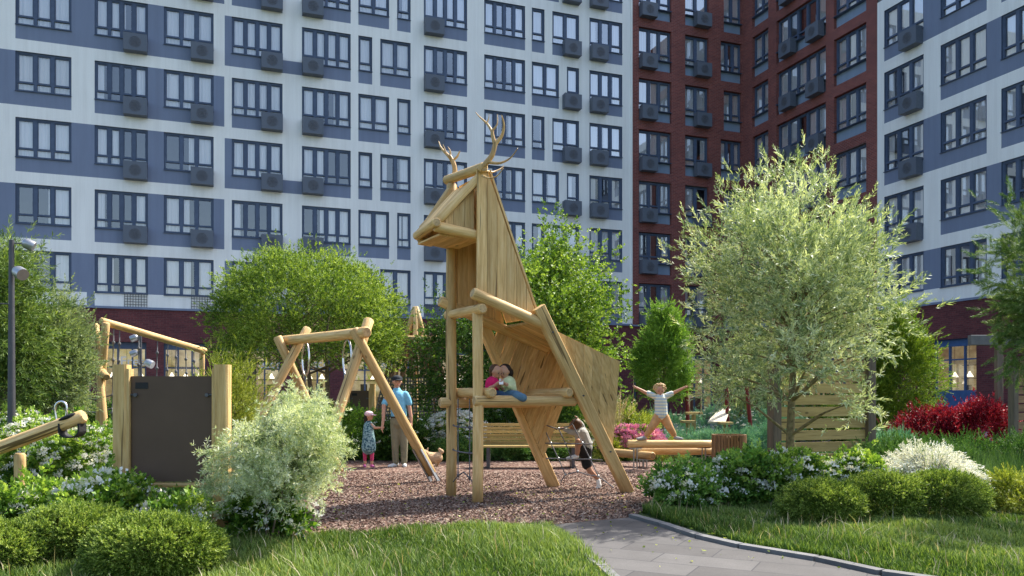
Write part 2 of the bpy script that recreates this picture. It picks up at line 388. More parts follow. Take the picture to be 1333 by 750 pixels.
def crown_pts(n_clump, per, c, r, rng, shell=.55, amp=.18, clump_r=.22, bottom=-.85, egg=0, top_pow=1.0, flat=0):
    """clumped points in a lumpy ellipsoid. returns points, directions, clump tone, clump centres"""
    u = rng.normal(0, 1, (n_clump*3, 3)); u /= np.linalg.norm(u, axis=1, keepdims=True); u = u[u[:, 2] > bottom][:n_clump]
    n_clump = len(u); lf = lumps(rng, amp=amp)
    rad = (shell+(1-shell)*rng.uniform(0, 1, n_clump)**.6)*lf(u)
    sh = np.ones(n_clump)-egg*u[:, 2]*rad
    q = u*rad[:, None]; cc = np.stack([q[:, 0]*sh, q[:, 1]*sh, q[:, 2]], 1)*np.array(r)
    g = rng.normal(0, 1, (n_clump, per, 3)); 
    off = g*clump_r*np.mean(r)*rng.uniform(.6, 1.25, (n_clump, 1, 1))
    pts = (cc[:, None, :]+off).reshape(-1, 3)
    outw = pts/np.array(r)
    dirs = outw/np.maximum(np.linalg.norm(outw, axis=1, keepdims=True), .2)+.5*off.reshape(-1, 3)/(clump_r*np.mean(r)+1e-6)*.5
    tone = np.repeat(rng.uniform(.1, .9, n_clump), per)
    return pts+np.array(c), dirs, tone, cc+np.array(c)

def tree(name, label, cat, base, crown_c, crown_r, kind, mat, n_clump, per, seed, group=None, trunks=1, trunk_r=.06, bark='bark',
         scale=1., up=.5, shell=.5, amp=.18, clump_r=.2, egg=0, bottom=-.85, limbs=26, extra=None, fork=.35, lean=0, tone_jit=.25, dirmix=None):
    rng = np.random.default_rng(seed); base = Vector(base); rt = empty(name, base, label, cat, group)
    pts, dirs, tone, cc = crown_pts(n_clump, per, crown_c, crown_r, rng, shell, amp, clump_r, bottom, egg)
    keep = pts[:, 2] > base.z+.02; pts, dirs, tone = pts[keep], dirs[keep], tone[keep]
    dirs = dirs*.6+np.array([0, 0, up]); dirs += rng.normal(0, .5, dirs.shape)
    T = TW[kind]; sc = rng.uniform(.75, 1.2, len(pts))*scale
    V, Fc, R = scatter(T, pts, dirs, sc, rng, tone, tone_jit=tone_jit)
    link('crown', mesh_np('crown', V, Fc, M[mat], R), rt)
    m = MB(); ctr = Vector(crown_c); rr = random.Random(seed)
    tops = []
    for t in range(trunks):
        a = t*6.28/max(trunks, 1)+rr.random(); sp = 0 if trunks == 1 else .12*crown_r[0]
        b0 = base+Vector((math.cos(a)*sp*.5, math.sin(a)*sp*.5, -.05))
        top = ctr+Vector((math.cos(a)*crown_r[0]*(.35 if trunks > 1 else .03), math.sin(a)*crown_r[1]*(.35 if trunks > 1 else .03), crown_r[2]*(.35 if trunks > 1 else .75)))
        k = 9; pp = []; ph = rr.random()*6
        for i in range(k+1):
            f = i/k; q = b0.lerp(top, f); wob = .05*crown_r[0]*math.sin(f*5+ph)*f; q += Vector((wob, wob*.6, 0)); pp.append(q)
        rad = [trunk_r/(math.sqrt(trunks))*(1-.86*(i/k)**.9)*(1.25 if i == 0 else 1) for i in range(k+1)]
        m.tube(pp, rad, 9); tops.append((pp, rad))
    idx = rng.choice(len(cc), min(limbs, len(cc)), replace=False)
    for j in idx:
        e = Vector(cc[j]); pp, rad = tops[rr.randrange(len(tops))]
        best = None
        for i in range(2, len(pp)):
            if pp[i].z < e.z-.12*crown_r[2]: best = i
        if best is None: best = 2
        i = max(2, min(best, len(pp)-1)); s = pp[i]; L = (e-s).length
        mid = s.lerp(e, .5)+Vector((0, 0, -.08*L if up < 0 else .07*L)); r0 = min(rad[i]*.5, .008+.013*L)
        m.tube([s, s.lerp(mid, .55), mid, mid.lerp(e, .55)+Vector((0, 0, .02*L)), e], [r0, r0*.85, r0*.6, r0*.4, r0*.15], 5)
    m.build('trunk', M[bark], rt)
    if extra: extra(rt, pts, dirs, rng)
    return rt

_r = np.random.default_rng(3)
TW = {
 'bamboo': [twig(14, .32, .15, .021, .8, _r, droop=.25) for _ in range(4)],
 'willow': [twig(17, .30, .100, .022, .70, _r, droop=.1) for _ in range(4)],
 'fine': [twig(18, .20, .046, .021, .95, _r) for _ in range(4)],
 'broad': [twig(9, .20, .085, .065, 1.1, _r, fold=.2) for _ in range(4)],
 'tinybroad': [twig(12, .12, .040, .026, .95, _r) for _ in range(4)],
 'box': [twig(14, .08, .028, .015, .8, _r) for _ in range(4)],
 'vib': [twig(9, .11, .060, .040, 1.0, _r) for _ in range(4)],
 'needle': [twig(80, .28, .095, .0085, .75, _r, jit=.15, fold=.1) for _ in range(3)],
 'conifer': [twig(30, .17, .038, .011, .6, _r, spread3d=False, droop=-.15) for _ in range(4)],
 'spiky': [twig(16, .13, .05, .007, .4, _r) for _ in range(4)],
 'feather': [np.concatenate([twig(7, .012, .078, .014, 1.15, _r, jit=.1)+np.array([_r.normal()*.03, _r.normal()*.03, k*.045]) for k in range(5)]) for _ in range(4)],
 'blossom': [np.concatenate([(leaf_shape(.024, .024) @ rodr(np.array([d]), np.array([1.]))[0].T)+np.array([d[0]*.032, d[1]*.032, d[2]*.018]) for d in
    [(_r.normal()*.9, _r.normal()*.9, abs(_r.normal())*.7+.25) for _ in range(34)]]) for _ in range(3)],
}

def shrub(name, label, cat, c, r, kind, mat, n, seed, group=None, scale=1., up=.6, amp=.10, flowers=0, flower_mat='petal_white', fscale=1., stems=True,
          shell=.62, clump=40, clr=.17, rnd_dir=.5, core=.78, core_mat=None, flower_kind='blossom', stemr=.008):
    """a shrub standing on the ground; c is the centre of its foot, r its half extents (r[2] = full height)"""
    rng = np.random.default_rng(seed); c = Vector(c); rt = empty(name, c, label, cat, group)
    nC = max(10, n//clump); r = (r[0]-.05*scale, r[1]-.05*scale, r[2]-.07*scale); zc = r[2]*.52; rr3 = (r[0], r[1], r[2]*.5)
    pts, dirs, tone, cc = crown_pts(nC, clump, (c.x, c.y, c.z+zc), rr3, rng, shell, amp, clr, -1, 0)
    keep = pts[:, 2] > c.z+.015; pts, dirs, tone = pts[keep], dirs[keep], tone[keep]
    dirs = dirs+np.array([0, 0, up])+rng.normal(0, rnd_dir, dirs.shape)
    V, Fc, R = scatter(TW[kind], pts, dirs, rng.uniform(.75, 1.25, len(pts))*scale, rng, tone)
    mi = np.zeros(len(Fc), dtype=int)
    link('foliage', mesh_np('foliage', V, Fc, M[mat], R), rt)
    if stems:
        m = MB(); rr = random.Random(seed)
        for j in rng.choice(len(cc), min(14, len(cc)), replace=False):
            e = Vector(cc[j]); s = c+Vector((rr.uniform(-.1, .1)*r[0], rr.uniform(-.1, .1)*r[1], -.03))
            mid = s.lerp(e, .5)+Vector((0, 0, .1*r[2])); m.tube([s, s.lerp(mid, .5)+Vector((0, 0, .04*r[2])), mid, e], [stemr, stemr*.85, stemr*.6, stemr*.25], 5)
        m.build('stem', M['bark'], rt)
    if flowers:
        i_ = np.arange(flowers)+.5; zz_ = 1-1.3*i_/flowers; th_ = i_*2.39996+seed
        u = np.stack([np.cos(th_)*np.sqrt(1-zz_**2), np.sin(th_)*np.sqrt(1-zz_**2), zz_], 1)+rng.normal(0, .13, (flowers, 3))
        u /= np.linalg.norm(u, axis=1, keepdims=True)
        fp = u*np.array(rr3)*rng.uniform(1.10, 1.30, (len(u), 1))+np.array((c.x, c.y, c.z+zc))
        fd = u*.6+np.array([0, 0, 1.0])
        V, Fc, R = scatter(TW[flower_kind], fp, fd, rng.uniform(.7, 1.2, len(fp))*fscale, rng)
        link('blossoms', mesh_np('blossoms', V, Fc, M[flower_mat], R), rt)
    return rt

def grass_mesh(name, polys, dens, hgt, wid, mat, seed, label, z0=0., cat='grass', fade=None, avoid=(), lay=.35):
    """blades of grass over polygons on the ground; each blade two quads"""
    rng = np.random.default_rng(seed); allp = []
    for poly in polys:
        P2 = np.array([(p[0], p[1]) for p in poly]); lo, hi = P2.min(0), P2.max(0); area = (hi-lo).prod()
        n = int(dens*area); q = rng.uniform(lo, hi, (n, 2)); ins = np.zeros(n, bool); j = len(P2)-1
        for i in range(len(P2)):
            a, b_ = P2[i], P2[j]
            cond = ((a[1] > q[:, 1]) != (b_[1] > q[:, 1])) & (q[:, 0] < (b_[0]-a[0])*(q[:, 1]-a[1])/(b_[1]-a[1]+1e-12)+a[0]); ins ^= cond; j = i
        allp.append(q[ins])
    q = np.concatenate(allp)
    for (ax, ay, ar) in avoid: q = q[(q[:, 0]-ax)**2+(q[:, 1]-ay)**2 > ar*ar]
    n = len(q); patch = .75+.35*np.sin(q[:, 0]*2.3+1)*np.sin(q[:, 1]*1.9)+.15*np.sin(q[:, 0]*7+q[:, 1]*5)
    h = hgt*rng.uniform(.55, 1.25, n)*patch; az = rng.uniform(0, 6.28, n); ln = np.abs(rng.normal(0, lay, n))*h+.1*h
    dx, dy = np.cos(az), np.sin(az); wx, wy = -dy*wid/2, dx*wid/2
    V = np.zeros((n, 5, 3)); V[:, 0] = np.stack([q[:, 0]-wx, q[:, 1]-wy, np.full(n, z0)], 1); V[:, 1] = np.stack([q[:, 0]+wx, q[:, 1]+wy, np.full(n, z0)], 1)
    mx, my = q[:, 0]+dx*ln*.35, q[:, 1]+dy*ln*.35
    V[:, 2] = np.stack([mx+wx*.8, my+wy*.8, z0+h*.6], 1); V[:, 3] = np.stack([mx-wx*.8, my-wy*.8, z0+h*.6], 1)
    V[:, 4] = np.stack([q[:, 0]+dx*ln, q[:, 1]+dy*ln, z0+h], 1)
    b0 = np.arange(n)*5
    # quad + degenerate-free tip as quad with repeated corner avoided: use triangles only
    tri = np.concatenate([np.stack([b0, b0+1, b0+2], 1), np.stack([b0, b0+2, b0+3], 1), np.stack([b0+3, b0+2, b0+4], 1)])
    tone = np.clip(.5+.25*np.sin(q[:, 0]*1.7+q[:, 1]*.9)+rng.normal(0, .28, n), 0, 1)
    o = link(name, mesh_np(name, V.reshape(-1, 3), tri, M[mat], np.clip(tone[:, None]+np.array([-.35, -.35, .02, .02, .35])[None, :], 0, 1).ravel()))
    return tag(o, label, cat, kind='stuff')
# ------------------------------------------------------------------ buildings
AL = math.radians(19.83); CA, SA = math.cos(AL), math.sin(AL); CORN = Vector((14.17, 50, 0))
def sL(x): k = (x-CX)/F; return (14.17-50*k)/(CA-k*SA)
def sR(x): k = (x-CX)/F; return (50*k-14.17)/(SA+k*CA)
def frameL(): m = Matrix(((-CA, SA, 0, CORN.x), (-SA, -CA, 0, CORN.y), (0, 0, 1, 0), (0, 0, 0, 1))); return m
def frameR(): m = Matrix(((-SA, -CA, 0, CORN.x), (CA, -SA, 0, CORN.y), (0, 0, 1, 0), (0, 0, 0, 1))); return m
# local x of a wall: +s on the left wall, -s on the right wall; local +y points at the yard
ZT = lambda k: 8.02+3*k      # top of a window opening of storey k
WH, PH = 1.80, .65           # glazed height, sill panel height

def facade(name, parent, frame, x0, x1, z0, z1, holes, mats, paint, depth):
    """one wall sheet with real openings. holes: (xa,xb,za,zb); paint(xc,zc)->material index"""
    xs = sorted({round(v, 4) for v in [x0, x1]+[h for q in holes for h in q[0:2]]+[p for q in paint for p in q[0:2]] if x0 <= v <= x1})
    zs = sorted({round(v, 4) for v in [z0, z1]+[h for q in holes for h in q[2:4]]+[p for q in paint for p in q[2:4]] if z0 <= v <= z1})
    m = MB()
    H_ = np.array([q[:4] for q in holes]); Pt = paint
    for i in range(len(xs)-1):
        for j in range(len(zs)-1):
            if xs[i+1]-xs[i] < 1e-3 or zs[j+1]-zs[j] < 1e-3: continue
            xc, zc = (xs[i]+xs[i+1])/2, (zs[j]+zs[j+1])/2
            if len(H_) and np.any((H_[:, 0] < xc) & (xc < H_[:, 1]) & (H_[:, 2] < zc) & (zc < H_[:, 3])): continue
            mi = 0
            for q in Pt:
                if q[0] < xc < q[1] and q[2] < zc < q[3]: mi = q[4]
            m.add([(xs[i], 0, zs[j]), (xs[i+1], 0, zs[j]), (xs[i+1], 0, zs[j+1]), (xs[i], 0, zs[j+1])], [(3, 2, 1, 0)], mi, .5)
    for q in holes:
        a, b_, c, d = q[:4]; e = -q[4]; rm = q[5]
        m.add([(a, 0, c), (a, e, c), (a, e, d), (a, 0, d)], [(0, 1, 2, 3)], rm, .5)
        m.add([(b_, 0, c), (b_, e, c), (b_, e, d), (b_, 0, d)], [(3, 2, 1, 0)], rm, .5)
        m.add([(a, 0, d), (a, e, d), (b_, e, d), (b_, 0, d)], [(0, 1, 2, 3)], rm, .5)
        m.add([(a, 0, c), (a, e, c), (b_, e, c), (b_, 0, c)], [(3, 2, 1, 0)], rm, .5)
    return m.build(name, mats, parent, frame)

_frames = {}; _panes = {}
wr = random.Random(11)
def window(parent, frame, xa, xb, zt, rec, lights, k, hgt=WH, fm='frame'):
    """frame with mullions and a low row of lights, glass and a curtain behind"""
    W = xb-xa; key = (round(W, 2), lights, rec, hgt, fm)
    T = frame @ Matrix.Translation((xa, 0, zt-hgt))
    if key not in _frames:
        m = MB(); y = -rec; f = .085; lw = .34; mul = .15; th = .09
        m.box((W/2, y, hgt-f/2), (W, th, f)); m.box((W/2, y, f/2), (W, th, f))
        m.box((f/2, y, hgt/2), (f, th, hgt-2*f)); m.box((W-f/2, y, hgt/2), (f, th, hgt-2*f))
        bw = (W-2*f)/lights
        for i in range(1, lights): m.box((f+bw*i, y, hgt/2), (mul, th-.004, hgt-2*f))
        for i in range(lights):
            a = f+bw*i+(mul/2 if i else 0); b_ = f+bw*(i+1)-(mul/2 if i < lights-1 else 0)
            m.box(((a+b_)/2, y+.002, f+lw), (b_-a, th-.01, .085))
            # slim sash inside each upper light
            zc0, zc1 = f+lw+.0425, hgt-f
            for xx in (a+.02, b_-.02): m.box((xx, y-.012, (zc0+zc1)/2), (.04, .06, zc1-zc0))
            m.box(((a+b_)/2, y-.012, zc1-.02), (b_-a-.08, .06, .04))
        # outer sill of folded metal
        m.box((W/2, -rec/2+.03, -.012), (W+.02, rec+.08, .02))
        _frames[key] = m.mesh('window', [M[fm]])
        p = MB(); p.add([(f, y-.03, f), (W-f, y-.03, f), (W-f, y-.03, hgt-f), (f, y-.03, hgt-f)], [(0, 1, 2, 3)], 0, .5)
        _panes[key] = p.mesh('pane', [M['glass']])
    o = link('window', _frames[key], parent, T); link('pane', _panes[key], o, T)
    # curtain
    m = MB(); y = -rec-.085; r = wr.random(); full = .62 if k >= 3 else .32
    if r < full: spans = [(0.02, .98)]
    elif r < full+.22: g = wr.uniform(.3, .7); gw = wr.uniform(.06, .14); spans = [(.02, g-gw), (g+gw, .98)]
    elif r < full+.40: g = wr.uniform(.22, .34); spans = [(.02, g), (1-g*wr.uniform(.6, 1.), .98)]
    elif r < full+.52: spans = [(.02, wr.uniform(.4, .72))]
    else: spans = [(wr.uniform(.3, .6), .98)]
    tone = wr.uniform(.45, 1)
    for a, b_ in spans:
        n = max(6, int((b_-a)*W/.035)); ph = wr.random()*6; vs = []
        for i in range(n+1):
            xx = (a+(b_-a)*i/n)*W; f1 = .030*math.sin(xx*38+ph)+.018*math.sin(xx*21+ph*2)
            for zz, am in ((hgt+.05, .6), (hgt*.5, 1), (.0, 1.2)): vs.append((xx, y+f1*am, zz))
        m.add(vs, [(i*3+j, (i+1)*3+j, (i+1)*3+j+1, i*3+j+1) for i in range(n) for j in range(2)], 0, min(1, max(0, tone+wr.uniform(-.2, .2))), True)
    m.build('curtain', [M['curtain']], o, T)
    if wr.random() < .55 or k <= 2:      # lamp or shelf silhouettes and a ceiling strip inside, seen through the gaps
        pass
    return o

_ac = {}
def ac_unit(parent, frame, xc, zt, w_=1.02, h_=.80, d_=.42):
    T = frame @ Matrix.Translation((xc-w_/2, 0, zt-h_))
    if 'a' not in _ac:
        m = MB(); t = .03
        m.box((w_/2, d_-t/2, h_/2), (w_, t, h_)); m.box((t/2, (d_-t)/2, h_/2), (t, d_-t, h_)); m.box((w_-t/2, (d_-t)/2, h_/2), (t, d_-t, h_))
        m.box((w_/2, (d_-t)/2, t/2), (w_-2*t, d_-t, t)); m.box((w_/2, (d_-t)/2, h_-t/2), (w_-2*t, d_-t, t))
        _ac['a'] = m.mesh('air_conditioner_box', [M['grille']])
        g = MB()
        for rr in (.10, .17, .24):
            pts = [(w_/2+rr*math.cos(a), d_+.004, h_/2+rr*math.sin(a)) for a in [i*math.pi/12 for i in range(25)]]
            g.tube(pts, .012, 5)
        for q in range(4):
            a = q*math.pi/4; g.tube([(w_/2-.24*math.cos(a), d_+.004, h_/2-.24*math.sin(a)), (w_/2+.24*math.cos(a), d_+.004, h_/2+.24*math.sin(a))], .008, 4)
        _ac['g'] = g.mesh('fan_guard', [M['dark_metal']])
    o = link('air_conditioner_box', _ac['a'], parent, T); link('fan_guard', _ac['g'], o, T)

def shop_window(parent, frame, xa, xb, z0, z1, rec, nx, zrows, fm='frame', text=None, solid=0):
    W = xb-xa; m = MB(); y = -rec; f = .08
    T = frame @ Matrix.Translation((xa, 0, z0)); Hh = z1-z0
    m.box((W/2, y, Hh-.16), (W, .12, .32)); m.box((W/2, y, f/2), (W, .1, f)); m.box((f/2, y, Hh/2-.16+f/2), (f, .1, Hh-.32-f)); m.box((W-f/2, y, Hh/2-.16+f/2), (f, .1, Hh-.32-f))
    for i in range(1, nx): m.box((W*i/nx, y, (Hh-.32+f)/2), (.075, .098, Hh-.32-f))
    for zr in zrows: m.box((W/2, y+.003, zr-z0), (W-2*f, .07, .06))
    if solid: m.box((W/2, y+.02, solid/2), (W-.02, .06, solid))
    o = m.build('window', [M[fm]], parent, T)
    p = MB(); p.add([(f, y-.03, f), (W-f, y-.03, f), (W-f, y-.03, Hh-.32), (f, y-.03, Hh-.32)], [(0, 1, 2, 3)], 0, .5); p.build('pane', [M['glass']], o, T)
    # shop interior: counter, shelves and hanging lamps
    q = MB(); rr = random.Random(int(xa*10))
    for i in range(max(2, int(W/.8))):
        xx = W*(i+.5)/max(2, int(W/.8)); q.box((xx, y-1.1, .5), (.5, .4, 1.0), 0); 
        q.box((xx+rr.uniform(-.2, .2), y-1.3, 1.25+rr.uniform(0, .3)), (.35, .05, .4), 1)
    for zz in (1.9, 2.5): q.box((W/2, y-1.55, zz), (W*.9, .25, .04), 0)
    q.build('shop_counter', [M['wood_brown'], M['board']], parent, T)
    for i in range(nx):
        xx = W*(i+.5)/nx; q = MB(); q.tube([(xx, y-.7, Hh-.2), (xx, y-.7, 2.15)], .008, 5); q.tube([(xx, y-.7, 2.2), (xx, y-.7, 2.12), (xx, y-.7, 1.95)], [.03, .06, .16], 12, 1); q.build('pendant_lamp', [M['black'], M['glow']], parent, T)
    if text:
        for (tx, s, xx, zz, sz) in text:
            c = bpy.data.curves.new('shop_lettering', 'FONT'); c.body = tx; c.size = sz; c.extrude = .01; c.align_x = 'CENTER'; c.materials.append(M['white'])
            to = bpy.data.objects.new('shop_lettering', c); COL.objects.link(to)
            me_ = bpy.data.meshes.new_from_object(to); bpy.data.objects.remove(to); to = bpy.data.objects.new('shop_lettering', me_); COL.objects.link(to)
            mt = frame @ Matrix.Translation((xx, y+.04, zz)) @ Matrix.Rotation(math.pi, 4, 'Z') @ Matrix.Rotation(math.pi/2, 4, 'X')
            l, r, s_ = mt.decompose(); to.location = l; to.rotation_euler = r.to_euler(); to.parent = parent; to.matrix_parent_inverse = chain_inv(parent)
    return o

def inner(parent, frame, x0, x1, z1, d=1.9, split=5.2):
    m = MB()
    m.add([(x0, -d, split), (x1, -d, split), (x1, -d, z1), (x0, -d, z1)], [(0, 1, 2, 3)], 0, .5)
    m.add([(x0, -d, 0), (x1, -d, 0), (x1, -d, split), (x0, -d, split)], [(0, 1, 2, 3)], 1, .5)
    m.add([(x0, -.05, z1), (x1, -.05, z1), (x1, -d, z1), (x0, -d, z1)], [(0, 1, 2, 3)], 0, .5)
    for xx in (x0, x1): m.add([(xx, -.05, 0), (xx, -d, 0), (xx, -d, z1), (xx, -.05, z1)], [(0, 1, 2, 3)], 0, .5)
    k = 0
    while ZT(k)+.35 < z1:     # floor slabs between the storeys
        zz = ZT(k)+.30; m.add([(x0, -.06, zz), (x1, -.06, zz), (x1, -d, zz), (x0, -d, zz)], [(0, 1, 2, 3)], 0, .5); k += 1
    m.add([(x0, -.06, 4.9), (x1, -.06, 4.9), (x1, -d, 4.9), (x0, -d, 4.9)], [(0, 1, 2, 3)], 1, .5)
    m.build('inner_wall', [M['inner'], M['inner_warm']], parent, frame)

# ---- A: pale block along the back
bA = empty('apartment_building', CORN+Vector((-SA*0-CA*30, -SA*30, 0)), 'long pale apartment block with slate blue panels and a dark brick shop floor', 'building')
FL = frameL(); FR = frameR(); xB = sL(823)
TOPA = 27.2
colsA = [(20, 93, 3, None), (123.2, 192.5, 4, 'r'), (213.3, 278.1, 3, 'r'), (301.7, 367.8, 4, 'r'), (393, 456.5, 4, 'l'),
         ('w6',), (551.7, 608, 4, 'l'), (630.3, 683.5, 4, None), ('w9',), (767.3, 810, 3, 'l')]
holesA = []; paintA = []; wins = []; acs = []
def visible_k(s, right=False):
    D = 50-s*(CA if right else SA); top = H+F*0+HY/F*D; return [k for k in range(-0, 8) if ZT(k)-WH-PH < top+.8]
for c in colsA:
    if c[0] == 'w6':
        for k in visible_k(sL(495)):
            for (a, b_, n) in (((466.5, 506.5, 2), (517, 534.5, 1)) if k % 2 else ((466.5, 484.5, 1), (495, 534.5, 2))): wins.append((a, b_, n, k, None))
    elif c[0] == 'w9':
        for k in visible_k(sL(720)):
            for (a, b_, n, ac) in (((692.3, 708.8, 1, None), (719, 753.7, 2, 'r')) if k % 2 else ((692.3, 727.5, 2, None), (738, 753.7, 1, 'r'))): wins.append((a, b_, n, k, ac))
    else:
        for k in visible_k(sL(c[0])): wins.append((c[0], c[1], c[2], k, c[3]))
for xx in (-62, ): 
    for k in visible_k(sL(-62)): wins.append((xx, -2-8, 3, k, None))
for (a, b_, n, k, ac) in wins:
    sa, sb = sL(b_), sL(a); zt = ZT(k)
    holesA.append((sa, sb, zt-WH, zt, .14, 2)); paintA.append((sa, sb, zt-WH-PH, zt-WH, 3 if k == 0 and b_ < 300 else 1))
    window(bA, FL, sa, sb, zt, .12, n, k)
    if ac and k > 0:
        xc = (sa+.52) if ac == 'r' else (sb-.52)
        ac_unit(bA, FL, xc, zt-WH+.16)
    elif ac:
        xc = (sa+.52) if ac == 'r' else (sb-.52)
        m = MB()
        for i in range(9): m.box((xc-.48+i*.12, .02, zt-WH-PH/2+.03), (.02, .03, PH+.05), 0, rnd=.5)
        for i in range(6): m.box((xc, .024, zt-WH-PH+.03+i*.125), (1.0, .02, .02), 0, rnd=.5)
        m.build('vent_grille', [M['kerb']], bA, FL)
for k in range(0, 8):
    zt = ZT(k); lo, hi = zt-WH-PH, zt
    paintA.append((sL(213.3), sL(192.5), lo if k else lo, hi, 1))
    if k % 2: paintA += [(sL(292), sL(278.1), lo, hi, 1), (sL(20), sL(-40), lo, hi, 1)]
    else: paintA += [(sL(123.2), sL(93), lo, hi, 1), (sL(301.7), sL(292.5), lo, hi, 1), (sL(393), sL(367.8), lo, zt-WH, 1)]
# order matters: light panels last on the lowest storey
paintA.append((sL(278.1), sL(123.2), ZT(0)-WH-PH, ZT(0)-WH, 3)); paintA.append((sL(113), sL(60), ZT(0)-WH-PH, ZT(0)-WH, 3))
paintA.append((xB, 60, 0, 5.50, 4)); paintA.append((xB, 60, 5.50, 5.60, 1))
shopsA = [(66, 118, 3), (133.5, 190.5, 3), (213, 268, 3), (283, 365, 4), (381, 430, 3), (447, 560, 4), (575, 640, 3), (655, 720, 3), (735, 790, 3)]
for (a, b_, n) in shopsA: holesA.append((sL(b_), sL(a), .35, 3.95, .30, 4))
facade('wall', bA, FL, xB, 47.5, 0, TOPA, holesA, [M['white_wall'], M['blue_wall'], M['frame'], M['white_wall'], M['brick_dark']], paintA, .14)
for i, (a, b_, n) in enumerate(shopsA):
    t = None
    zt = 2.85
    if a == 133.5: t = [('Fresco', 0, sL(181), zt, .62)]
    if a == 283: t = [('Fresco', 0, sL(345), zt-.05, .62)]
    if a == 381: t = [('Fresco', 0, sL(408), zt, .62)]
    if a == 447: t = [('Fresco', 0, sL(497), zt, .62)]
    shop_window(bA, FL, sL(b_), sL(a), .35, 3.95, .28, n, (2.75,), text=t)
m = MB(); m.box(((xB+47.5)/2, .04, 5.55), (47.5-xB, .08, .10)); m.build('cornice', [M['blue_wall']], bA, FL)
m = MB(); m.box((xB+.06, .03, (5.62+TOPA)/2), (.10, .06, TOPA-5.62)); m.build('corner_trim', [M['white_wall']], bA, FL)
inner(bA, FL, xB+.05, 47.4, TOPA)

# ---- B: red brick block round the corner
bB = empty('brick_apartment_building', CORN, 'red brick apartment block filling the inner corner of the yard', 'building')
RB = .30; xC = sR(1142); TOPB = 27.2
winL = []; winR = []
for k in range(0, 8):
    winL += [(831.7, 874, 3, k, 'l'), (892, 922.4, 2, k, 'r'), ((938.3, 965.5, 3, k, None) if k % 2 else (942.2, 965.5, 2, k, None))]
    winR += [(979.3, 1000, 2, k, None), (1010.7, 1075, 5, k, 'two'), (1085.5, 1127.5, 3, k, None)]
holesL = []; holesR = []; paintL = [(0, 60, 0, 5.5, 2)]; paintR = [(-60, 0, 0, 5.5, 2)]
def bwin(frame, lst, holes, conv, right):
    for (a, b_, n, k, ac) in lst:
        if right: xa, xb = -sR(b_), -sR(a)
        else: xa, xb = sL(b_), sL(a)
        if ZT(k)-WH-PH > TOPB-2.6: continue
        zt = ZT(k); holes.append((xa, xb, zt-WH-PH, zt, RB, 0 if True else 1))
        window(bB, frame, xa, xb, zt-.02, RB-.08, n, k, fm='frame')
        m = MB(); m.box(((xa+xb)/2, -RB+.10, zt-WH-PH/2-.02), (xb-xa-.01, .05, PH)); m.build('sill_panel', [M['blue_light']], bB, frame)
        if right:
            if ac == 'two':
                L = xb-xa; ac_unit(bB, frame, xb-.30*L, zt-WH+.12, d_=.42); ac_unit(bB, frame, xa+.62, zt-WH+.12)
        elif ac: ac_unit(bB, frame, (xb-.53) if ac == 'l' else (xa+.53), zt-WH+.12)
bwin(FL, winL, holesL, sL, False); bwin(FR, winR, holesR, sR, True)
holesL.append((sL(873), sL(852), .3, 3.9, .3, 2)); holesL.append((sL(830), sL(824.5), .3, 3.9, .3, 2)); holesL.append((sL(930), sL(895), .3, 3.9, .3, 2))
holesR.append((-sR(1015), -sR(985), .3, 3.9, .3, 2)); holesR.append((-sR(1110), -sR(1050), .3, 3.9, .3, 2))
facade('wall', bB, FL, 0, xB, 0, TOPB, holesL, [M['brick'], M['blue_light'], M['brick_dark']], paintL, RB)
facade('wall', bB, FR, -xC, 0, 0, TOPB, holesR, [M['brick'], M['blue_light'], M['brick_dark']], paintR, RB)
for a, b_, n in ((852, 873, 2), (824.5, 830, 1), (895, 930, 3)): shop_window(bB, FL, sL(b_), sL(a), .3, 3.9, .26, n, (2.7,))
for a, b_, n in ((985, 1015, 3), (1050, 1110, 4)): shop_window(bB, FR, -sR(b_), -sR(a), .3, 3.9, .26, n, (2.7,))
m = MB(); m.box((xB/2, .03, 5.52), (xB-.06, .06, .09)); m.build('cornice', [M['blue_wall']], bB, FL)
m = MB(); m.box((-xC/2, .03, 5.52), (xC-.14, .06, .09)); m.build('cornice', [M['blue_wall']], bB, FR)
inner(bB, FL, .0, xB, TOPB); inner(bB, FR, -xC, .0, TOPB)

# ---- C: pale wing on the near side
bC = empty('apartment_wing', CORN+Vector((SA*15, -CA*15, 0)), 'pale apartment wing beside the red brick, with diagonal looking rows of wide windows', 'building')
TOPC = 20.6; x1C = 22.
winsC = []
for k in range(0, 5):
    winsC += [(1151.1, 1202.3, 3, k, 'far'), (1224.5, 1284.5, 3, k, None), (1303.5, 1362, 3, k, None)]
holesC = []; paintC = []
for (a, b_, n, k, ac) in winsC:
    xa, xb = -sR(b_), -sR(a); zt = ZT(k)
    if k == 4 and a > 1200: pass
    holesC.append((xa, xb, zt-WH, zt, .14, 2)); paintC.append((xa, xb, zt-WH-PH, zt-WH, 3 if k == 0 else 1))
    window(bC, FR, xa, xb, zt, .12, n, k)
    if ac and k > 0: ac_unit(bC, FR, xa+.55, zt-WH+.10)
for k in range(0, 5):
    zt = ZT(k); lo, hi = zt-WH-(PH if k else 0), zt
    if k % 2 == 0: paintC.append((-sR(1224.5), -sR(1202.3), lo, hi, 1))
    else: paintC.append((-sR(1303.5), -sR(1284.5), lo, hi, 1))
paintC += [(-60, -xC, 0, 5.5, 4), (-60, -xC, 5.5, 5.6, 1)]
shopsC = [(1212, 1271, 3, 1.35), (1340, 1372, 2, 0)]
for a, b_, n, s_ in shopsC: holesC.append((-sR(b_), -sR(a), .30, 3.9, .32, 4))
facade('wall', bC, FR, -x1C, -xC, 0, TOPC, holesC, [M['white_wall'], M['blue_wall'], M['frame'], M['white_wall'], M['brick_dark']], paintC, .14)
M['blue_frame'] = plain("bright_blue_frame", (.05, .11, .25), .45)
